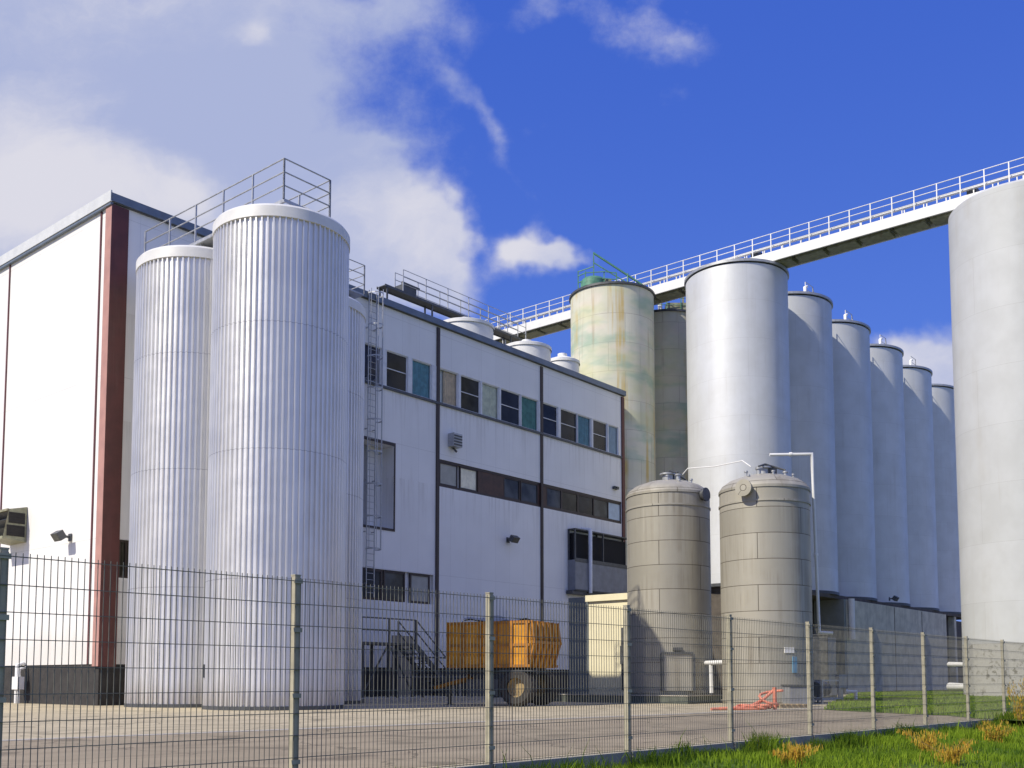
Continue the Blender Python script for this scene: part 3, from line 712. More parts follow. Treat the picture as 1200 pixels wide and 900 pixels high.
# ------------------------------------------------------------------ roof tanks and roof walkway
def roof_tank(loc, label, R, z0, z1):
    t = thing('roof_tank', label, 'tank', loc, ROT, 'white tanks along the building roof')
    q = MB(); q.lathe([(R, 0), (R, z1 - z0), (R*.97, z1 - z0 + .03)], 64); q.build('shell', m_white, t)
    q = MB(); q.lathe([(R + .06, z1-z0-.12), (R + .06, z1-z0+.06), (R*.96, z1-z0+.12), (.3, z1-z0+.42), (.3, z1-z0+.6), (0, z1-z0+.6)], 64); q.build('lid', m_white, t)
    return t
OUTB = -3.4
def roof_pt(X, Y, out): a, z = facade(X, Y, out); return a, z
tanks = [(545, 376, 34), (617, 403, 29), (659, 421, 20)]
lbls = ['largest white roof tank, nearest the ladder end of the roof', 'middle white roof tank, behind the facade divider line', 'smallest white roof tank, beside the rusty silo']
zc = [roof_pt(X, Y, OUTB)[1] for X, Y, _ in tanks]
for (X, Y, rp), lb_, zt in zip(tanks, lbls, zc):
    a, _ = roof_pt(X, Y, OUTB); p = bf(a, OUTB, HB); R = rp * p.y / FPX
    roof_tank(p, lb_, R, HB, hgt(Y, p.y - R*.8) )
OW = -6.4
a0, zd0 = facade(437, 334, OW); a1, zd1 = facade(600, 394, OW)
zd = (zd0 + zd1) / 2
t = thing('roof_walkway', 'long steel walkway with thin handrails raised above the facade roof edge', 'walkway', bf(a0, OW, zd), ROT)
LL = a1 - a0 + 1
q = MB(); q.box(.6, LL, -.32, .32, -.04, .0); q.box(.6, LL, -.36, -.32, -.09, .05); q.box(.6, LL, .32, .36, -.09, .05); q.build('deck', m_dsteel, t)
q = MB(); handrail(q, [(2.0, -.34, .05), (LL, -.34, .05)], 1.25, sp=1.9, r=.02); q.build('handrail', m_steel, t)
q = MB(); handrail(q, [(2.0, .34, .05), (LL, .34, .05)], 1.25, sp=1.9, r=.02); q.build('handrail', m_steel, t)
for x in np.arange(.8, LL, 3.6):
    for yv in (-.3, .3): q = MB(); q.box(x-.05, x+.05, yv-.03, yv+.03, HB - zd, -.052); q.build('support_leg', m_dsteel, t)
q = MB(); q.box(2.0, 3.1, -.3, .3, .05, .48); q.tube([(2.3, 0, .48), (2.3, 0, .7), (3.6, 0, .7)], .08); q.build('motor_box', m_dsteel, t)
# conduits on the roof edge
t = thing('roof_pipes', 'bundle of pale pipes lying along the roof under the walkway', 'pipes', bf(a0 + 3, -1.0, HB), ROT)
q = MB()
for k in range(3): q.tube([(0, k*.28, .35 + .06*k), (9 + k, k*.28, .35 + .06*k), (9.4 + k, k*.28, .1)], .1, 10)
q.build('pipe', m_cream, t)
q = MB()
for x in (1, 4, 7): q.box(x-.05, x+.05, -.15, .8, 0, .24)
q.build('pipe_stand', m_dsteel, t)

# ------------------------------------------------------------------ rusty silos
RR = 2.78; P_R1 = Vector((6.72, 66.6, 0)); P_R2 = P_R1 + D*6.5 + N*.15
HR = hgt(330, P_R1.y - RR)
def rusty_silo(loc, label, H):
    t = thing('weathered_silo', label, 'silo', loc, 0, 'weathered stained silos behind the building')
    q = MB(); q.lathe([(RR, -.5), (RR, H - .12)], 96, R=RR); q.build('shell', m_rusty, t)
    q = MB(); q.lathe([(RR + .002, H - .14), (RR + .1, H - .14), (RR + .1, H), (RR - .1, H + .04), (.5, H + .7), (0, H + .7)], 96); q.build('roof', m_dsteel, t)
    return t
r1 = rusty_silo(P_R1, 'weathered silo with rust and green stains behind the building end', HR)
r2 = dup(r1, P_R2, .9, 'dark shaded weathered silo between the stained silo and the white silos')
for c_ in r2.children:
    pass
# machinery on the stained silo
t = thing('silo_head_gear', 'green conveyor head gear on top of the stained silo', 'machinery', P_R1 + Vector((0, 0, HR)), 0)
q = MB(); q.lathe([(0, 0), (.85, 0), (.85, .45), (.7, .62), (0, .66)], 20, c=(-1.35, -1.3, .1)); q.build('drum', m_green, t)
q = MB(); q.box(-1.1, -.2, -1.75, -1.15, .15, .6); q.build('gear_box', m_copper, t)
q = MB()
for x, yv, h_ in ((-2.35, -1.2, 1.35), (-1.9, -1.75, 1.1), (-1.35, -1.6, 2.45), (-.7, -1.9, 1.0), (.1, -2.0, .9)): q.bar((x, yv, .1), (x, yv, h_), .07)
for zz in (.55, 1.0): q.bar((-2.35, -1.2, zz), (-1.9, -1.75, zz), .05); q.bar((-1.9, -1.75, zz), (-.7, -1.95, zz), .05); q.bar((-.7, -1.95, zz), (.1, -2.0, zz - .1), .05)
q.build('frame', m_green, t)
q = MB(); q.bar((-1.35, -1.6, 2.4), (1.9, -1.3, .35), .10); q.bar((-1.35, -1.6, 1.75), (.9, -1.7, .3), .06); q.bar((-1.35, -1.6, 1.5), (-2.35, -1.2, 1.3), .05); q.build('jib', m_green, t)
q = MB(); q.tube([(.5, -1.4, .3), (.9, -1.4, .5), (.9, -1.4, 1.1)], .05); q.build('vent_pipe', m_green, t)
t = thing('silo_vent_stack', 'pale vent stack with equipment on the dark shaded silo', 'vent', P_R2 + Vector((0, 0, HR)), 0)
q = MB(); q.lathe([(.16, 0), (.16, 1.2), (.42, 1.25), (.42, 1.6), (.1, 1.8), (0, 1.8)], 16, c=(-.6, -1.7, .1)); q.build('stack', m_white, t)
q = MB(); q.box(-.2, 1.3, -2.0, -1.2, .1, .75); q.bar((1.0, -1.8, .7), (1.0, -1.8, 1.5), .12); q.build('blower', m_copper, t)
q = MB(); handrail(q, [(-2.2, -1.3, .05), (-1.2, -2.2, .05), (1.8, -2.0, .05)], 1.0, 2, 1.2, .025); q.build('handrail', m_green, t)

# ------------------------------------------------------------------ white silo row
C0 = Vector((14.42, 63.7, 0)); RW = 3.2; SP = 6.92
HWs = hgt(303, C0.y - RW); HBASE = hgt(686, C0.y - RW)
def white_silo(loc, label):
    t = thing('smooth_silo', label, 'silo', loc, ROT, 'row of smooth white silos on the concrete base')
    q = MB(); q.lathe([(RW, HBASE), (RW, HWs - .25), (RW - .03, HWs - .22)], 112, R=RW); q.build('shell', m_silo, t)
    q = MB(); q.lathe([(RW - .05, HWs - .03), (RW - .02, HWs), (.6, HWs + .75), (.6, HWs + 1.0), (0, HWs + 1.0)], 112); q.build('cap', m_silo, t)
    q = MB(); q.lathe([(RW - .02, HWs - .165), (RW + .10, HWs - .16), (RW + .10, HWs - .005), (RW - .03, HWs + .002)], 112); q.build('rim', m_steel, t)
    q = MB(); q.lathe([(RW - .3, HBASE), (RW + .06, HBASE), (RW + .06, HBASE + .18), (RW + .002, HBASE + .2)], 112); q.build('foot_ring', m_dsteel, t)
    return t
ords = ['fully sunlit smooth white silo at the front end of the row, behind the grey tanks', 'smooth silo second in the row, directly behind the sunlit front one', 'smooth silo third in the row counting from the sunlit front one',
        'smooth silo fourth in the row counting from the sunlit front one', 'smooth silo next to last in the row, towards the far end', 'smooth silo at the far end of the row, beside the huge pale silo']
ws = [white_silo(C0, ords[0])]
for i in range(1, 6): ws.append(dup(ws[0], C0 + D*SP*i, ROT, ords[i]))
# small rails on silo tops
for i in range(1, 5):
    t = thing('silo_top_rail', ['', 'small safety rail on top of the second smooth silo', 'small safety rail on top of the third smooth silo', 'small safety rail on top of the fourth smooth silo', 'small safety rail on top of the fifth smooth silo'][i], 'railing', C0 + D*SP*i + Vector((0, 0, HWs)), ROT, 'safety rails on the silo tops')
    q = MB(); handrail(q, [(-.6, -1.9, .3), (.6, -1.9, .3), (2.2, -1.4, .15)], .95, 2, 1.1, .022); q.build('rail', m_steel, t)
    q = MB(); q.tube([(-.9, -2.0, .1), (-.9, -2.0, .75), (-.6, -2.0, .9)], .1); q.build('vent_pipe', m_white, t)
# base
t = thing('silo_podium', 'low concrete base building carrying the row of white silos', 'building', C0, ROT)
A0 = 8.4; A1 = 30.5; RO = RW + .16
q = MB(); q.box(A0, A1 - 1.2, -RO, RO, -1, HBASE - .25)
q.lathe([(1.2, -1), (1.2, HBASE - .25)], 12, c=(A1 - 1.2, -RO + 1.2, 0), a0=-PI/2, a1=0); q.box(A1 - 1.2, A1, -RO + 1.2, RO, -1, HBASE - .25); q.build('wall', m_conc, t)
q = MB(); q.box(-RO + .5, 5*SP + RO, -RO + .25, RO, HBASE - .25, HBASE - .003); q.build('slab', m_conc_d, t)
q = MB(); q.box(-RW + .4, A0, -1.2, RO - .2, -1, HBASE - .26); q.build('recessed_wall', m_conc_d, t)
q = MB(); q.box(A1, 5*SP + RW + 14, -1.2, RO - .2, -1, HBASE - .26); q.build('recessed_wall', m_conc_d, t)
q = MB()
for x in (A1 + 2.4, 5*SP + RW - .5): q.box(x-.25, x+.25, -RO+.3, -RO+.8, -1, HBASE-.26)
q.build('column', m_conc, t)
q = MB(); q.box(A0 - .012 - .35, A0 - .012, -RO + .02, -1.25, -1, HBASE - .26); q.build('end_wall', m_greybox, t)
q = MB(); q.box(A0 + 9, A0 + 9.06, -RO - .02, -RO - .002, 0, HBASE - .3); q.box(A0 + 15, A0 + 15.06, -RO - .02, -RO - .002, 0, HBASE - .3); q.build('wall_joint', m_conc_d, t)
p = C0 + D*(A0 + 4.5) + N*RO; r = ray(1042, 702); tq_ = (p - Vector((0,0,EYE))).dot(N) / r.dot(N); pp = Vector((0, 0, EYE)) + r*tq_
floodlight(pp + N*.01, ROT, 'black floodlight on the stained concrete silo base wall')

# huge silo at the right
PB = C0 + N*16.76; RB_ = 3.5
HBg = hgt(205, PB.y - RB_)
t = thing('huge_silo', 'huge pale smooth silo at the end of the high conveyor bridge', 'silo', PB, ROT)
q = MB(); q.lathe([(RB_, 2.75), (RB_, HBg - .15), (RB_ - .15, HBg), (.5, HBg + .8), (0, HBg + .8)], 128, R=RB_); q.build('shell', m_bigsilo, t)
q = MB(); q.lathe([(RB_ + .012, -.6), (RB_ + .012, 2.74), (RB_ - .1, 2.76)], 128, R=RB_); q.build('foot', m_foot, t)
t = thing('pipe_pair', 'two white pipes running between the huge pale silo and the dark recess', 'pipes', PB - N*RB_, ROT)
for zz, rr in ((1.75, .13), (.55, .2)):
    q = MB(); q.tube([(-.3, -.3, zz), (-.3, .75, zz), (1.6, .75, zz)], rr*.8, 14); q.build('pipe', m_white, t)

# ------------------------------------------------------------------ high bridge
HD = HWs + .35
far_n = -26.0; near_n = 24.0
t = thing('conveyor_bridge', 'long white high level bridge with handrails joining the silo tops', 'bridge', C0 + Vector((0, 0, HD)), ROT)
y0, y1 = -near_n, 27.0    # local y is inward (-N)
q = MB(); q.box(-.75, .75, y0, y1, .25, .32); q.build('deck', m_steel, t)
for x in (-.8, .8):
    q = MB(); q.box(x-.06, x+.06, y0, y1, -.22, .38); q.build('side_beam', m_white, t)
q = MB()
k = y0
while k < y1 - 1.2:
    q.bar((-.74, k, -.05), (.74, k + 1.0, -.05), .08); q.bar((-.74, k, .05), (.74, k, .05), .1); q.box(-.5, .5, k, k + 1.7, -.30, -.12); k += 2.0
q.build('underframe', m_copper, t)
for x in (-.84, .84):
    q = MB(); handrail(q, [(x, y0, .38), (x, y1, .38)], 1.15, 3, 1.25, .026)
    q.build('handrail', m_white, t)
q = MB()
for i, k in enumerate(np.arange(y0 + .6, y1, 1.25)): q.bar((-.5, k, .32), (-.5, k, .85), .06)
q.box(-.62, -.38, y0 + .5, y1, .8, .92); q.build('cable_tray', m_white, t)
for yv in (-14.5, -1.5, .8, 2.0): q = MB(); q.box(-.4, .4, yv - .25, yv + .25, .33, .95); q.build('drive_unit', m_dsteel, t)
q = MB()
for yv, zb in ((0, HWs + .5), (-16.2, HBg + .5)):
    for x in (-.6, .6):
        for dy in (-1.4, 1.4): q.box(x-.08, x+.08, yv+dy-.08, yv+dy+.08, zb - HD - .6, -.22)
for x in (-.6, .6): q.box(x-.1, x+.1, 25, 25.2, HB - HD, -.22); q.box(x-.1, x+.1, 19, 19.2, HB - HD, -.22)
q.build('support_leg', m_white, t)

# ------------------------------------------------------------------ grey tanks
RT_ = 1.72; T2 = Vector((9.87, 39.4, 0)); T1 = Vector((6.52, 42.1, .30))
HT = hgt(569, T2.y - RT_)
def grey_tank(loc, label):
    H = HT
    t = thing('process_tank', label, 'tank', loc, .4, 'grey process tanks in the yard')
    q = MB(); q.lathe([(RT_, -.3), (RT_, H)], 80, R=RT_); q.build('shell', m_tank, t)
    q = MB(); q.lathe([(RT_ + .03, H - .02), (RT_ + .03, H + .08), (RT_*.95, H + .26), (RT_*.8, H + .45), (RT_*.5, H + .64), (RT_*.2, H + .72), (0, H + .73)], 80, R=RT_); q.build('dome', m_tank, t)
    for zz in (0.1, H - .55): q = MB(); q.lathe([(RT_ + .002, zz), (RT_ + .035, zz), (RT_ + .035, zz + .07), (RT_ + .002, zz + .07)], 80); q.build('hoop', m_tank, t)
    for (x, yv, r, h) in ((0, 0, .22, .25), (-.6, -.5, .09, .3), (.5, -.7, .07, .26), (-.9, -.1, .05, .3), (.8, .2, .08, .22), (-.3, -1.0, .05, .3), (.95, -.6, .04, .4), (-1.15, -.6, .04, .35)):
        q = MB(); zz = H + .74 - .42*(x*x + yv*yv)/1.2; q.lathe([(r, zz - .1), (r, zz + h), (r*1.5, zz + h), (r*1.5, zz + h + .06), (0, zz + h + .06)], 14, c=(x, yv, 0)); q.build('nozzle', m_steel, t)
    q = MB(); q.tube([(-.6, -.5, H + .95), (0, -.1, H + 1.15), (.5, -.7, H + .85)], .035, 8); q.box(.1, .45, -.25, .1, H + .72, H + 1.05); q.build('top_piping', m_dsteel, t)
    return t
t2 = grey_tank(T2, 'grey plated process tank on the right with a round manhole and white label plate')
t1 = dup(t2, T1, 1.3, 'grey plated process tank on a low plinth with a framed hatch at its foot')
def on_cyl(c, R, X, Y):
    r = ray(X, Y); o = Vector((0, 0, EYE)); ox, oy = o.x - c.x, o.y - c.y
    A = r.x**2 + r.y**2; B = 2*(ox*r.x + oy*r.y); Cc = ox*ox + oy*oy - R*R
    dsc = max(0, B*B - 4*A*Cc); tt_ = (-B - math.sqrt(dsc)) / (2*A); p = o + r*tt_
    nrm = Vector((p.x - c.x, p.y - c.y, 0)).normalized(); return p, nrm
def radial(nrm): return math.atan2(nrm.y, nrm.x) + PI/2      # local -Y points outward
def stuck(parent, name, mb, mat, c, R, X, Y):
    """part placed on a tank wall: local -Y outward, as a child of the tank"""
    p, nrm = on_cyl(c, R, X, Y)
    o = mb.build(name, mat, parent)
    Mw = Matrix.Translation(p) @ Matrix.Rotation(radial(nrm), 4, 'Z')
    Pm = Matrix.Translation(parent.location) @ Matrix.Rotation(parent.rotation_euler.z, 4, 'Z')
    L = Pm.inverted() @ Mw
    o.location = L.translation; o.rotation_euler = (0, 0, L.to_euler().z); return o
q = MB(); q.lathe([(.26, -.1), (.26, .26), (.32, .27), (.32, .34), (0, .34)], 28, axis='y'); stuck(t2, 'manhole', q, m_tank, T2, RT_, 875, 573)
q = MB(); q.lathe([(.22, -.1), (.22, .12), (.28, .13), (.28, .2), (0, .2)], 28, axis='y'); stuck(t1, 'manhole', q, m_dsteel, T1, RT_, 823, 580)
q = MB(); q.box(-.2, .2, -.03, .03, -.1, .1); stuck(t2, 'label_plate', q, m_white, T2, RT_, 925, 762)
q = MB(); q.box(-.09, .09, -.04, .03, -.3, .3); stuck(t2, 'blue_marker', q, M('blue_paint', (.10, .26, .42), .5), T2, RT_, 931, 779)
# hatch on tank 1
q = MB(); zb = 0.02; hw, hh = .62, 1.45
for x in (-hw, hw): q.box(x-.05, x+.05, -.16, .14, -hh/2, hh/2)
q.box(-hw, hw, -.16, .14, hh/2, hh/2 + .08); q.box(-.18, .18, -.2, .1, hh/2 + .14, hh/2 + .26)
h1 = stuck(t1, 'hatch_frame', q, m_dsteel, T1, RT_, 794, 788)
q = MB(); q.box(-hw+.052, hw-.052, -.10, -.05, -hh/2, hh/2 - .002); o = q.build('hatch_door', m_tank, h1)
# plinth of tank 1
pc = T1 - Vector((0, 0, .3))
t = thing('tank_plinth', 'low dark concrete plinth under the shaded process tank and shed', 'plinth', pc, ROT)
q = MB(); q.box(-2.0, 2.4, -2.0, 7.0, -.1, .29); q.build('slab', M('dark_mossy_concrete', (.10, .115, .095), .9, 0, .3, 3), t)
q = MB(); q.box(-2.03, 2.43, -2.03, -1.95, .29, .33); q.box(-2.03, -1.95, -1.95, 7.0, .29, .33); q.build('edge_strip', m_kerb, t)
# pipes round the tanks
def wtube(name, label, cat, paths, r, mat, flanges=True):
    base = Vector(paths[0][0]); base.z = 0
    t = thing(name, label, cat, base)
    for pth in paths:
        q = MB(); q.tube([Vector(p) - base for p in pth], r, 12); q.build('pipe', mat, t)
    if flanges:
        for pth in paths:
            for p, p2 in zip(pth[:-1], pth[1:]):
                p = Vector(p) - base; p2 = Vector(p2) - base; d_ = (p2-p).normalized(); m_ = (p+p2)/2
                if (p2-p).length > 1.2: q = MB(); q.tube([m_ - d_*.05, m_ + d_*.05], r*1.5, 12); q.build('flange', mat, t)
    return t
zp = T2.y + .2
top = hgt(531, zp)
wtube('overflow_pipe', 'tall white pipe bent over the right hand tank dome and down its side', 'pipe',
      [[at(902, 533, zp), at(951, 532, zp), at(952.5, 560, zp), at(960, 741, zp), at(976, 742, zp)]], .06, m_white)
q0 = at(845, 776, 40.2); wtube('link_pipe', 'short white pipe between the two grey process tanks', 'pipe', [[at(824, 777, 41), at(850, 776, 40)], [at(833, 777, 40.7), at(834, 812, 40.7)]], .09, m_white, False)
wtube('dome_link_pipe', 'thin pale pipe joining the two tank domes', 'pipe', [[at(800, 556, 41.9), at(806, 549, 41.6), at(838, 546.5, 40.8), at(870, 540, 39.8), at(880, 547, 39.5)]], .022, m_white, False)
pw_ = C0 + D*(A0 + .3) + N*(RO + .25)
wtube('downpipe', 'short white downpipe on the corner of the silo base', 'pipe', [[Vector((pw_.x, pw_.y, HBASE - .2)), Vector((pw_.x, pw_.y, HBASE - 2.9))]], .2, m_white, False)

# cabinet, pallet frame and dark skid right of the tank
p = on_ground(938, 829); t = thing('pump_cabinet', 'squat dark grey pump cabinet on feet beside the right tank', 'cabinet', (p.x, p.y + .4, 0), .1)
q = MB(); q.box(-.38, .38, -.35, .35, .08, .72); q.build('body', m_greydoor, t)
q = MB(); q.box(-.42, .42, -.39, .39, .72, .77); q.build('lid', m_dsteel, t)
q = MB()
for x in (-.3, .3): q.box(x-.05, x+.05, -.3, .3, 0, .08)
q.build('foot', m_conc, t)
p = on_ground(905, 829.5); t = thing('wooden_pallet', 'small pale wooden pallet lying by the orange hose', 'pallet', (p.x + .6, p.y + .35, 0), .3)
m_wood = M('pale_wood', (.38, .29, .18), .8, 0, .2, 6)
q = MB()
for k in range(5): q.box(-.5 + k*.22, -.36 + k*.22, -.4, .4, .10, .125)
q.build('deck_board', m_wood, t)
q = MB()
for yv in (-.36, 0, .3): q.box(-.5, .52, yv, yv + .07, 0, .10)
q.build('bearer', m_wood, t)
p = on_ground(968, 824); t = thing('pump_skid', 'dark steel pump skid with rails standing between tank and silo base', 'pump', (p.x, p.y + .8, 0), ROT)
q = MB(); q.box(-.9, .9, -.5, .5, .12, .2)
for x in (-.85, .85):
    for yv in (-.45, .45): q.box(x-.04, x+.04, yv-.04, yv+.04, 0, .9)
for x in (-.85, .85): q.bar((x, -.45, .9), (x, .45, .9), .06)
for yv in (-.45, .45): q.bar((-.85, yv, .9), (.85, yv, .9), .06)
q.build('frame', m_steel, t)
q = MB(); q.lathe([(0, -.5), (.3, -.5), (.32, -.3), (.32, .3), (.3, .5), (0, .5)], 20, c=(0, 0, .55), axis='x'); q.build('motor', m_dsteel, t)
p = on_ground(966, 818); t = thing('switch_cabinet', 'tall dark cabinet standing behind the white overflow pipe', 'cabinet', (p.x, p.y, 0), ROT)
q = MB(); q.box(-.55, .55, -.45, .45, 0, hgt(745, p.y)); q.build('body', m_dsteel, t)
q = MB(); q.box(-.5, .5, -.47, -.452, .15, hgt(745, p.y) - .12); dd = q.build('door', m_greydoor, t)
q = MB(); q.box(.3, .36, -.52, -.472, 1.0, 1.3); q.build('handle', m_steel, dd)
q = MB(); q.box(-.6, .6, -.5, .5, hgt(745, p.y), hgt(745, p.y) + .06); q.build('lid', m_dsteel, t)
p = on_ground(1003, 822); t = thing('standpipe', 'short pale standpipe on the lawn by the silo base', 'pipe', (p.x, p.y, 0))
q = MB(); q.tube([(0, 0, 0), (0, 0, .42), (-.35, 0, .42)], .07); q.build('pipe', m_white, t); q = MB(); q.tube([(-.35, 0, .42), (-.42, 0, .42)], .1); q.build('flange', m_white, t)
p = on_ground(986, 823); t = thing('meter_post', 'narrow pale meter box on a post by the lawn edge', 'meter box', (p.x, p.y, 0), .3)
q = MB(); q.box(-.06, .06, -.05, .05, 0, 1.1); q.build('post', m_conc, t); q = MB(); q.box(-.17, .17, -.14, .12, .6, 1.15); q.build('box', m_pale, t)

# hose heap with its stand
p = on_ground(893, 832)
pts = []
for i in range(90):
    f = i / 89; ang = i*.42; rr = .42*(1 - f*.3)
    pts.append((-.75*f*1.3 + .55 + rr*math.cos(ang)*(.8), rr*.6*math.sin(ang), .05 + .10*abs(math.sin(i*.3)) + (.55*max(0, 1 - f*6))))
t = thing('hose', 'tangled faded orange hose lying on the yard beside the right tank', 'hose', (p.x - .2, p.y, 0), .1)
q = MB(); q.tube([Vector(a_) for a_ in pts], .04, 8); q.build('coil', m_redhose, t)
q = MB(); q.tube([(.62, 0, .0), (.62, 0, .7)], .06, 8); q.build('nozzle_stand', m_redhose, t)
p2_ = on_ground(865, 835)
q = MB(); q.tube([(.3, -.1, .04), (-.4, -.25, .04), (-1.0, -.1, .05), (-1.5, -.3, .04)], .045, 8); q.tube([(.62, .05, .62), (.2, -.05, .3), (-.3, -.15, .08), (-1.2, -.2, .05)], .05, 8); q.build('tail', m_redhose, t)

# ------------------------------------------------------------------ cream shed behind tank 1
zs = 45.5; pl = at(690, 813, zs); ht_s = hgt(698, zs) 
t = thing('cream_shed', 'tall cream rendered shed behind the shaded tank with grey side door', 'shed', (pl.x, pl.y, 0), ROT)
# sunlit face looks along -D (local -x); it runs along local -y (outward)
q = MB(); q.box(0, 3.5, -3.6, .0, .29, ht_s - .28); q.build('wall', m_cream, t)
q = MB(); q.box(-.12, 3.6, -3.72, .08, ht_s - .28, ht_s); q.build('roof', m_cream, t)
q = MB(); q.box(.05, 3.4, .003, 1.15, 0, ht_s - .05); q.build('grey_bay', m_greybox, t)
q = MB(); q.box(-.05, -.003, -1.9, -1.8, .5, ht_s - 1.5); q.box(-.1, -.052, -1.95, -1.75, 1.6, 2.4); q.build('conduit', m_dsteel, t)

# ------------------------------------------------------------------ loading platform and stair at the facade
dk0, dk1 = facade(395, 820, 2.6)[0], facade(540, 818, 2.6)[0]
t = thing('dock_step', 'low concrete step along the shaded facade foot under the stair', 'step', bf(dk0, 0, 0), ROT)
q = MB(); q.box(0, dk1 - dk0, -4.2, -.005, -.1, .16); q.build('slab', m_conc, t)
q = MB(); q.box(0, dk1 - dk0, -4.28, -4.2, -.1, .18); q.build('edge_strip', m_kerb, t)
sa, _ = facade(423, 780, 1.8)
t = thing('steel_stair', 'dark steel stair with landing and handrails against the shaded facade', 'stair', bf(sa - .5, 1.8, .16), ROT)
zl = hgt(728, 46.5) - .16 - 1.05
q = MB(); q.box(0, 3.2, -.6, .6, zl - .1, zl); q.build('landing', m_dsteel, t)
q = MB()
for x in (.1, 1.6, 3.1):
    for yv in (-.55, .55): q.box(x-.05, x+.05, yv-.05, yv+.05, 0, zl - .1)
q.bar((.2, -.55, .3), (1.5, -.55, zl - .2), .06); q.bar((3.0, -.55, .3), (1.7, -.55, zl - .2), .06); q.build('support_leg', m_dsteel, t)
q = MB(); handrail(q, [(0, -.58, zl), (3.2, -.58, zl)], 1.05, 2, 1.6, .03); handrail(q, [(3.25, -.58, zl), (3.25 + zl*1.15, -.58, 0.05)], 1.05, 2, 1.6, .03); q.build('handrail', m_dsteel, t)
q = MB(); handrail(q, [(3.25, .58, zl), (3.25 + zl*1.15, .58, 0.05)], 1.05, 2, 1.6, .03); q.build('handrail', m_dsteel, t)
q = MB(); ns = 10
for k in range(ns): q.box(3.2 + zl*1.15*k/ns, 3.2 + zl*1.15*(k+.95)/ns, -.5, .5, zl*(1 - (k+1)/(ns+1)) - .04, zl*(1 - (k+1)/(ns+1)))
for yv in (-.53, .53): q.bar((3.2, yv, zl - .05), (3.2 + zl*1.15, yv, 0), .05, .22)
q.build('flight', m_dsteel, t)
ra_, _ = facade(462, 790, 3.2)
t = thing('yard_railing', 'low dark railing with a pale end bar on the dock step', 'railing', bf(ra_, 3.4, .16), ROT)
q = MB(); handrail(q, [(0, 0, 0), (4.6, 0, 0)], 1.75, 2, 1.55, .035); q.build('rail', m_dsteel, t)
q = MB(); q.tube([(3.4, -.06, 1.76), (4.7, -.06, 1.76)], .05, 10); q.build('bar', m_white, t)
t = thing('dock_bench', 'small pale trestle standing on the dock step', 'trestle', bf(ra_ + 3.0, 4.0, .16), ROT)
q = MB(); q.box(0, 1.1, -.25, .25, .72, .78); q.build('top', m_steel, t)
q = MB()
for x in (.06, 1.04):
    for yv in (-.2, .2): q.box(x-.03, x+.03, yv-.03, yv+.03, 0, .72)
q.build('leg', m_steel, t)

# ------------------------------------------------------------------ orange trailer
t = thing('tipping_trailer', 'orange farm tipping trailer parked in the shade in front of the facade', 'trailer', (-.30, 37.45, 0), math.radians(-26))
LT_, WT, z0, z1 = 3.45, 2.4, 1.36, 3.02
x0, x1, yA, yB = -LT_/2, LT_/2, -WT/2, WT/2
q = MB(); th = .06
def slab(pts, n_):   # outer face plus inner face
    pts = [Vector(p) for p in pts]; n_ = Vector(n_); q.face(pts); q.face([p - n_*th for p in reversed(pts)])
    for i in range(len(pts)):
        a_, b2 = pts[i], pts[(i+1) % len(pts)]; q.face([b2, a_, a_ - n_*th, b2 - n_*th])
bt = .35      # how far the right-hand end leans out at the top
slab([(x0, yA, z0), (x1 - .28, yA, z0), (x1, yA, z0 + .9), (x1 - .1, yA, z1), (x0, yA, z1)], (0, -1, 0))
slab([(x0, yB, z0), (x0, yB, z1), (x1 - .1, yB, z1), (x1, yB, z0 + .9), (x1 - .28, yB, z0)], (0, 1, 0))
slab([(x0, yB, z0), (x0, yA, z0), (x0, yA, z1), (x0, yB, z1)], (-1, 0, 0))
slab([(x1 - .28, yA, z0), (x1 - .28, yB, z0), (x1, yB, z0 + .9), (x1, yA, z0 + .9)], (1, 0, 0)); slab([(x1, yA, z0 + .9), (x1, yB, z0 + .9), (x1 - .1, yB, z1), (x1 - .1, yA, z1)], (1, 0, 0))
q.box(x0 + .06, x1 - .36, yA + .06, yB - .06, z0, z0 + .06); q.build('body', m_orange, t)
q = MB()
for f in (0.0, .2, .42, .62, .80, .985):
    x = x0 + .04 + (LT_ - .2)*f; q.box(x - .04, x + .04, yA - .07, yA - .002, z0 + .02, z1); q.box(x - .04, x + .04, yB + .002, yB + .07, z0 + .02, z1)
for zz in (z0 + .02, z0 + .76, z1 - .1): q.box(x0, x1 - .1, yA - .05, yA - .003, zz, zz + .09); q.box(x0, x1 - .1, yB + .003, yB + .05, zz, zz + .09)
q.build('side_rib', m_orange_r, t)
q = MB()
for yv in np.linspace(yA + .06, yB - .06, 6):
    q.bar((x1 - .24, yv, z0), (x1 + .04, yv, z0 + .9), .08); q.bar((x1 + .04, yv, z0 + .9), (x1 - .06, yv, z1), .08)
q.bar((x1 + .03, yA, z0 + .9), (x1 + .03, yB, z0 + .9), .1); q.build('tailgate_rib', m_orange_r, t)
q = MB(); q.box(x0 + .1, x1 - .2, -.42, -.30, z0 - .22, z0 - .003); q.box(x0 + .1, x1 - .2, .30, .42, z0 - .22, z0 - .003)
for x in (-1.2, -.2, .7): q.box(x-.06, x+.06, -.9, .9, z0 - .16, z0 - .01)
q.build('chassis', m_dsteel, t)
q = MB(); q.bar((x0 + .3, -.3, .95), (x0 - 1.2, 0, .62), .12); q.bar((x0 + .3, .3, .95), (x0 - 1.2, 0, .62), .12); q.bar((x0 + .2, 0, 1.1), (x0 + .9, 0, .5), .12); q.build('drawbar', m_orange_r, t)
q = MB(); q.box(x0 - .6, x0 - .5, -.06, .06, 0, .75); q.box(x0 - .68, x0 - .42, -.14, .14, 0, .03); q.build('jack', m_dsteel, t)
q = MB(); q.box(-1.1, .2, -.85, -.5, .35, .95); q.build('tool_box', m_dsteel, t)
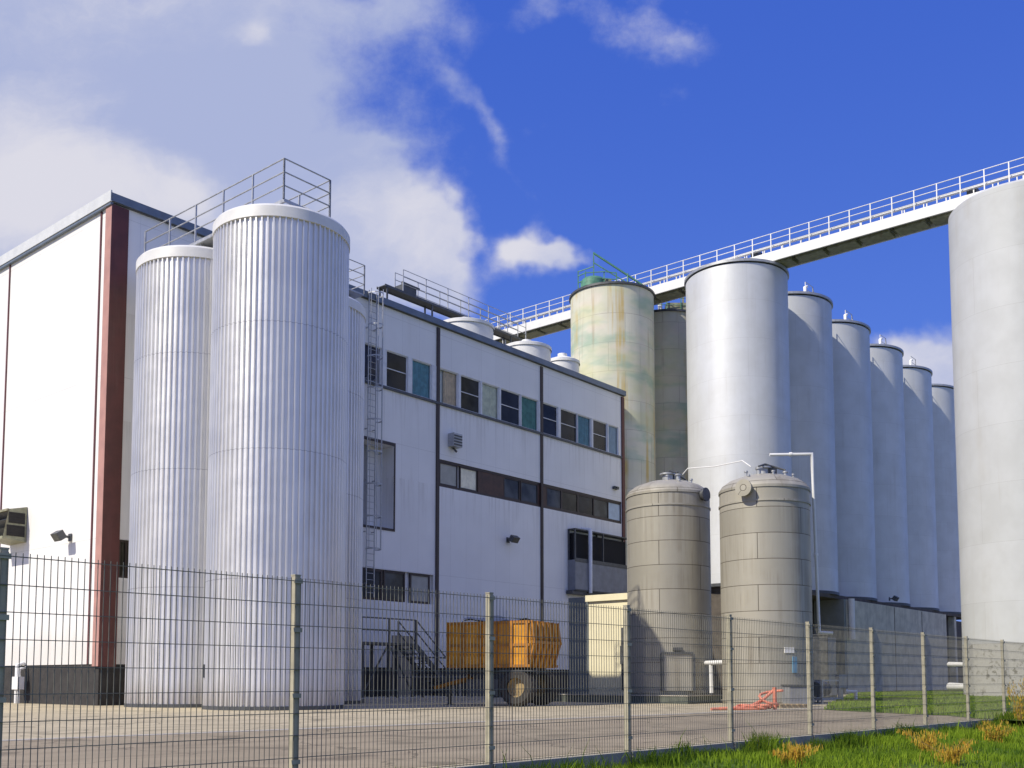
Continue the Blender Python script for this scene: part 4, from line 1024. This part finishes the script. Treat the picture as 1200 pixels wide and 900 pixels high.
def wheel(x, yv, Rw=.66, wd=.46):
    q = MB(); q.lathe([(Rw*.52, -wd/2), (Rw*.86, -wd/2), (Rw*.97, -wd*.38), (Rw, -wd*.2), (Rw, wd*.2), (Rw*.97, wd*.38), (Rw*.86, wd/2), (Rw*.52, wd/2)], 36, c=(0, 0, 0), axis='y')
    for k in range(24):
        a_ = 2*PI*k/24; q.bar((Rw*.99*math.cos(a_), -wd*.36, Rw*.99*math.sin(a_)), (Rw*.99*math.cos(a_ + .12), wd*.36, Rw*.99*math.sin(a_ + .12)), .035, .05)
    tyre = q.build('wheel', m_black, t); tyre.location = (x, yv, Rw)
    q = MB(); q.lathe([(0, -wd*.2), (Rw*.18, -wd*.2), (Rw*.2, -wd*.05), (Rw*.45, -wd*.02), (Rw*.53, -wd*.3), (Rw*.53, wd*.3), (Rw*.45, wd*.1), (0, wd*.1)], 28, axis='y'); q.build('rim', m_rim, tyre)
for yv in (-.98, .98): wheel(1.05, yv)
q = MB(); q.tube([(1.05, -.92, .66), (1.05, .92, .66)], .07); q.box(.95, 1.15, -.5, -.3, .6, z0 - .22); q.box(.95, 1.15, .3, .5, .6, z0 - .22); q.build('axle', m_dsteel, t)
q = MB(); q.box(.45, 1.7, yA + .0, yA + .42, 1.235, 1.27); q.build('mudguard', m_dsteel, t)
# folded sheet laid over the load
q = MB(); rows = []
for i in range(9):
    u = i/8; rows.append([(x0 + .55 + v*2.0, yA + .1 + u*(WT - .2), z1 - .02 + .16*math.sin(PI*u) + .05*math.sin(v*9 + i) + (.09 if v < .6 else 0)) for v in np.linspace(0, 1, 14)])
q.grid(rows, True); rows2 = [[(p_[0], p_[1], p_[2] - .06) for p_ in r_] for r_ in rows]; q.grid([list(reversed(r_)) for r_ in rows2], True); tp = q.build('tarpaulin', m_tarp, t)

# ------------------------------------------------------------------ fence
HF = 1.90; FS = 2.60
t = thing('mesh_fence', 'green grey welded mesh fence along the yard on a concrete plinth', 'fence', F0, math.atan2(FD.y, FD.x))
for k in range(-5, 9):
    x = FS*k
    q = MB(); q.box(x - .03, x + .03, -.03, .03, -.35, HF); q.box(x - .034, x + .034, -.034, .034, HF, HF + .012)
    for zz in (.2, .8, 1.4, 1.85): q.box(x - .045, x + .045, -.048, -.031, zz - .02, zz + .02)
    q.build('post', m_post, t)
for k in range(-5, 8):
    x = FS*k; q = MB(); r = .0026
    for i in range(50):
        xx = x + .026 + .052*i; q.box(xx - r, xx + r, -.041 - r, -.041 + r, .03, HF - .02)
    for i in range(10):
        zz = .04 + .2*i + (.01 if i == 9 else 0)
        zz = min(zz, HF - .05)
        for yy in (-.0475, -.0345): q.box(x, x + FS, yy - .0026, yy + .0026, zz - .003, zz + .003)
    q.build('mesh_panel', m_wire, t)
for k in range(-5, 8):
    q = MB(); q.box(FS*k + .035, FS*k + FS - .035, -.06, .03, -.55, .02); q.build('plinth_board', m_plinth, t)

# ------------------------------------------------------------------ dry weeds
m_weed = grass_mat('dry_weed', (.45, .33, .05), (.62, .42, .06), (.62, .30, .04))
m_stem = M('dry_stem', (.26, .17, .07), .85)
def weed(loc, label, H, spread, nl, seed):
    rr = np.random.default_rng(seed)
    t = thing('dry_weed', label, 'weed', loc, 0, 'dry orange weeds along the fence')
    q = MB(); tips = []
    for k in range(9):
        a_ = rr.uniform(0, 2*PI); s_ = rr.uniform(.2, 1)*spread; h_ = H*rr.uniform(.6, 1)
        pts = [(0.02*math.cos(a_), .02*math.sin(a_), -.05), (s_*.3*math.cos(a_), s_*.3*math.sin(a_), h_*.5), (s_*math.cos(a_), s_*math.sin(a_), h_)]
        q.tube(pts, [.007, .005, .003], 5); tips.append(pts)
    q.build('stem', m_stem, t)
    P = []
    for _ in range(nl):
        p_ = tips[rr.integers(len(tips))]; f = rr.uniform(.25, 1)
        a_, b2 = (Vector(p_[0]), Vector(p_[1])) if f < .5 else (Vector(p_[1]), Vector(p_[2])); ff = (f*2) % 1
        v = a_.lerp(b2, ff); P.append((v.x + rr.normal(0, .05), v.y + rr.normal(0, .05), v.z - .03))
    P = np.array(P)
    o = blades('foliage', P, rr.uniform(.02, .07, nl), rr.uniform(.007, .018, nl), rr.uniform(0, 1, nl), m_weed)
    o.parent = t
    return t
wd = [(1196, 852, .55, 1.15, .35, 'tall orange weed beside the fence at the far end of the verge'),
      (1165, 872, .4, .5, .3, 'low orange weed in the grass just under the tall one'),
      (1085, 884, .9, .42, .35, 'orange weed patch on the grass below the narrow fence panels'),
      (1113, 896, 1.2, .4, .4, 'dull orange weed at the very bottom of the verge'),
      (926, 897, 1.3, .3, .3, 'small tawny weed in the grass near the plinth middle')]
for i, (X, Y, zg, h_, sp_, lb_) in enumerate(wd):
    r = ray(X, Y)
    lo, hi = 5.0, 40.0
    for _ in range(40):
        md = (lo + hi)/2; p = Vector((r.x, r.y, r.z))*(md/r.y) + Vector((0, 0, EYE)); dlt = p - F0; tz = verge_z(dlt.dot(FD), dlt.dot(FN))
        if p.z > tz: lo = md
        else: hi = md
    p.z = tz
    if (p - F0).dot(FN) < .25: p = p + FN*(.3 - (p - F0).dot(FN))
    weed(p, lb_, h_, sp_*1.25, 480 + 60*i, 40 + i)

# ------------------------------------------------------------------ light and sky
SUN_AZ = math.radians(180 + 55); SUN_EL = math.radians(43.5)     # clockwise from +Y
sd = Vector((math.sin(SUN_AZ)*math.cos(SUN_EL), math.cos(SUN_AZ)*math.cos(SUN_EL), math.sin(SUN_EL)))
sl_ = bpy.data.lights.new('sun', 'SUN'); so = bpy.data.objects.new('sun', sl_); COL.objects.link(so)
sl_.energy = 4.4; sl_.angle = math.radians(.5); sl_.color = (1.0, .925, .775)
so.rotation_euler = (-sd).to_track_quat('-Z', 'Y').to_euler(); so.location = sd*200
wld = bpy.data.worlds.new("World"); scene.world = wld; wld.use_nodes = True
t = NT(wld.node_tree); bg = t.n['Background']
sky = t.node('ShaderNodeTexSky'); sky.sky_type = 'NISHITA'; sky.sun_disc = False
sky.sun_elevation = SUN_EL; sky.sun_rotation = SUN_AZ; sky.air_density = 1.0; sky.dust_density = .3; sky.ozone_density = 3.0; sky.altitude = 0
hs = t.node('ShaderNodeHueSaturation'); hs.inputs['Saturation'].default_value = 1.25; hs.inputs['Hue'].default_value = .51; hs.inputs['Value'].default_value = 1.0
t.link(sky.outputs[0], hs.inputs['Color'])
sep0 = t.node('ShaderNodeSeparateXYZ'); t.link(t.node('ShaderNodeTexCoord').outputs['Generated'], sep0.inputs[0])
skyc = t.mix(.82, hs.outputs[0], t.mix(t.ramp(sep0.outputs[2], .12, .62), (1.0, 2.05, 7.2), (.50, 1.25, 6.0)))
tc = t.node('ShaderNodeTexCoord').outputs['Generated']
sep = t.node('ShaderNodeSeparateXYZ'); t.link(tc, sep.inputs[0])
yy = t.math('MAXIMUM', sep.outputs[1], .08)
cu = t.math('DIVIDE', sep.outputs[0], yy); cv = t.math('DIVIDE', sep.outputs[2], yy)
cmb = t.node('ShaderNodeCombineXYZ'); t.link(cu, cmb.inputs[0]); t.link(cv, cmb.inputs[1]); uv = cmb.outputs[0]
nz = t.node('ShaderNodeTexNoise'); nz.inputs['Scale'].default_value = 4.5; nz.inputs['Detail'].default_value = 5; nz.inputs['Roughness'].default_value = .55; t.link(uv, nz.inputs['Vector'])
vm = t.node('ShaderNodeVectorMath', operation='SUBTRACT'); t.link(nz.outputs['Color'], vm.inputs[0]); vm.inputs[1].default_value = (.5, .5, .5)
vs = t.node('ShaderNodeVectorMath', operation='SCALE'); t.link(vm.outputs[0], vs.inputs[0]); vs.inputs['Scale'].default_value = .19
va = t.node('ShaderNodeVectorMath', operation='ADD'); t.link(uv, va.inputs[0]); t.link(vs.outputs[0], va.inputs[1]); wuv = va.outputs[0]
def blob(X, Y, rx, ry, amp, ang=0.0):
    r = ray(X, Y); m_ = t.node('ShaderNodeVectorMath', operation='SUBTRACT'); t.link(wuv, m_.inputs[0]); m_.inputs[1].default_value = (r.x/r.y, r.z/r.y, 0)
    v = m_.outputs[0]
    if ang:
        ro = t.node('ShaderNodeVectorRotate'); ro.rotation_type = 'Z_AXIS'; ro.inputs['Angle'].default_value = -math.radians(ang); t.link(v, ro.inputs['Vector']); v = ro.outputs[0]
    k = t.node('ShaderNodeVectorMath', operation='MULTIPLY'); t.link(v, k.inputs[0]); k.inputs[1].default_value = (1195/rx, 1195/ry, 0)
    d_ = t.node('ShaderNodeVectorMath', operation='DOT_PRODUCT'); t.link(k.outputs[0], d_.inputs[0]); t.link(k.outputs[0], d_.inputs[1])
    return t.math('MULTIPLY', t.math('EXPONENT', t.math('MULTIPLY', d_.outputs['Value'], -1)), amp)
def total(bl):
    s_ = None
    for q in bl:
        b2 = blob(*q); s_ = b2 if s_ is None else t.math('ADD', s_, b2)
    return s_
big = total([(40, 150, 300, 260, 1.0), (260, 70, 170, 120, .75), (440, -20, 120, 45, .5), (280, 230, 180, 100, .8), (440, 268, 95, 42, .8, -24), (505, 296, 62, 30, .72, -20), (430, 330, 130, 40, .45), (500, 345, 90, 36, .25), (620, 120, 120, 70, .14), (330, 200, 160, 60, .3), (-200, 300, 300, 400, 1)])
small = total([(618, 298, 30, 28, .9), (655, 303, 28, 13, .5), (755, 20, 95, 34, .5, -20), (640, 0, 40, 18, .3), (560, 150, 150, 14, .26, -62), (420, 170, 60, 10, .3, -20), (470, 60, 130, 60, .16), (1080, 425, 75, 52, 1.1), (1130, 450, 80, 60, .8), (785, 100, 40, 30, .22), (700, 190, 90, 60, .12)])
fine = t.noise(uv, 7, 9, .68)
dens = t.math('ADD', t.math('ADD', big, small), t.math('MULTIPLY', t.math('SUBTRACT', fine, .5), .95))
mask = t.ramp(dens, .22, .84)
lum_a = t.noise(wuv, 3.2, 8, .66)
lum_b = t.noise(wuv, 9.0, 8, .68, (.7, 1.6, 1))
lum = t.math('ADD', t.math('MULTIPLY', lum_a, .6), t.math('MULTIPLY', lum_b, .4))
# bright lobes against greyer hollows of the cloud deck
bright = total([(475, 275, 120, 40, .5, -22), (210, 215, 60, 32, .8), (90, 200, 190, 90, .7, -30), (615, 298, 30, 24, .7), (310, 40, 22, 24, .7), (1085, 405, 60, 40, .5), (10, 230, 120, 80, .6), (755, 15, 60, 22, .5)])
dk = total([(260, 110, 190, 100, .8), (130, 300, 200, 60, .35)])
lf = t.math('ADD', t.math('SUBTRACT', bright, dk), t.math('MULTIPLY', t.math('SUBTRACT', lum, .5), 2.6))
cc = t.mix(t.ramp(lf, -.4, .9), (3.9, 4.4, 6.4), (6.9, 6.8, 7.3))
front = t.ramp(sep.outputs[1], .05, .25)
mask = t.math('MULTIPLY', t.math('MULTIPLY', mask, front), .93)
rear = t.math('MULTIPLY', t.ramp(t.noise(tc, 2.6, 5, .6), .40, .60), t.math('SUBTRACT', 1.0, front))  # unseen clouds behind the camera, added to brighten the shaded facade
mask = t.math('ADD', mask, t.math('MULTIPLY', rear, .68))
t.link(t.mix(mask, skyc, cc), bg.inputs[0])
bg.inputs[1].default_value = .1

vs_ = scene.view_settings
scene.display_settings.display_device = 'sRGB'
vs_.view_transform = 'Standard'; vs_.look = 'None'; vs_.exposure = 0.14; vs_.gamma = 1; vs_.use_curve_mapping = False
scene.render.engine = 'CYCLES'
scene.cycles.use_denoising = True
scene.cycles.max_bounces = 6; scene.cycles.diffuse_bounces = 3; scene.cycles.transparent_max_bounces = 8
scene.cycles.sample_clamp_indirect = 6
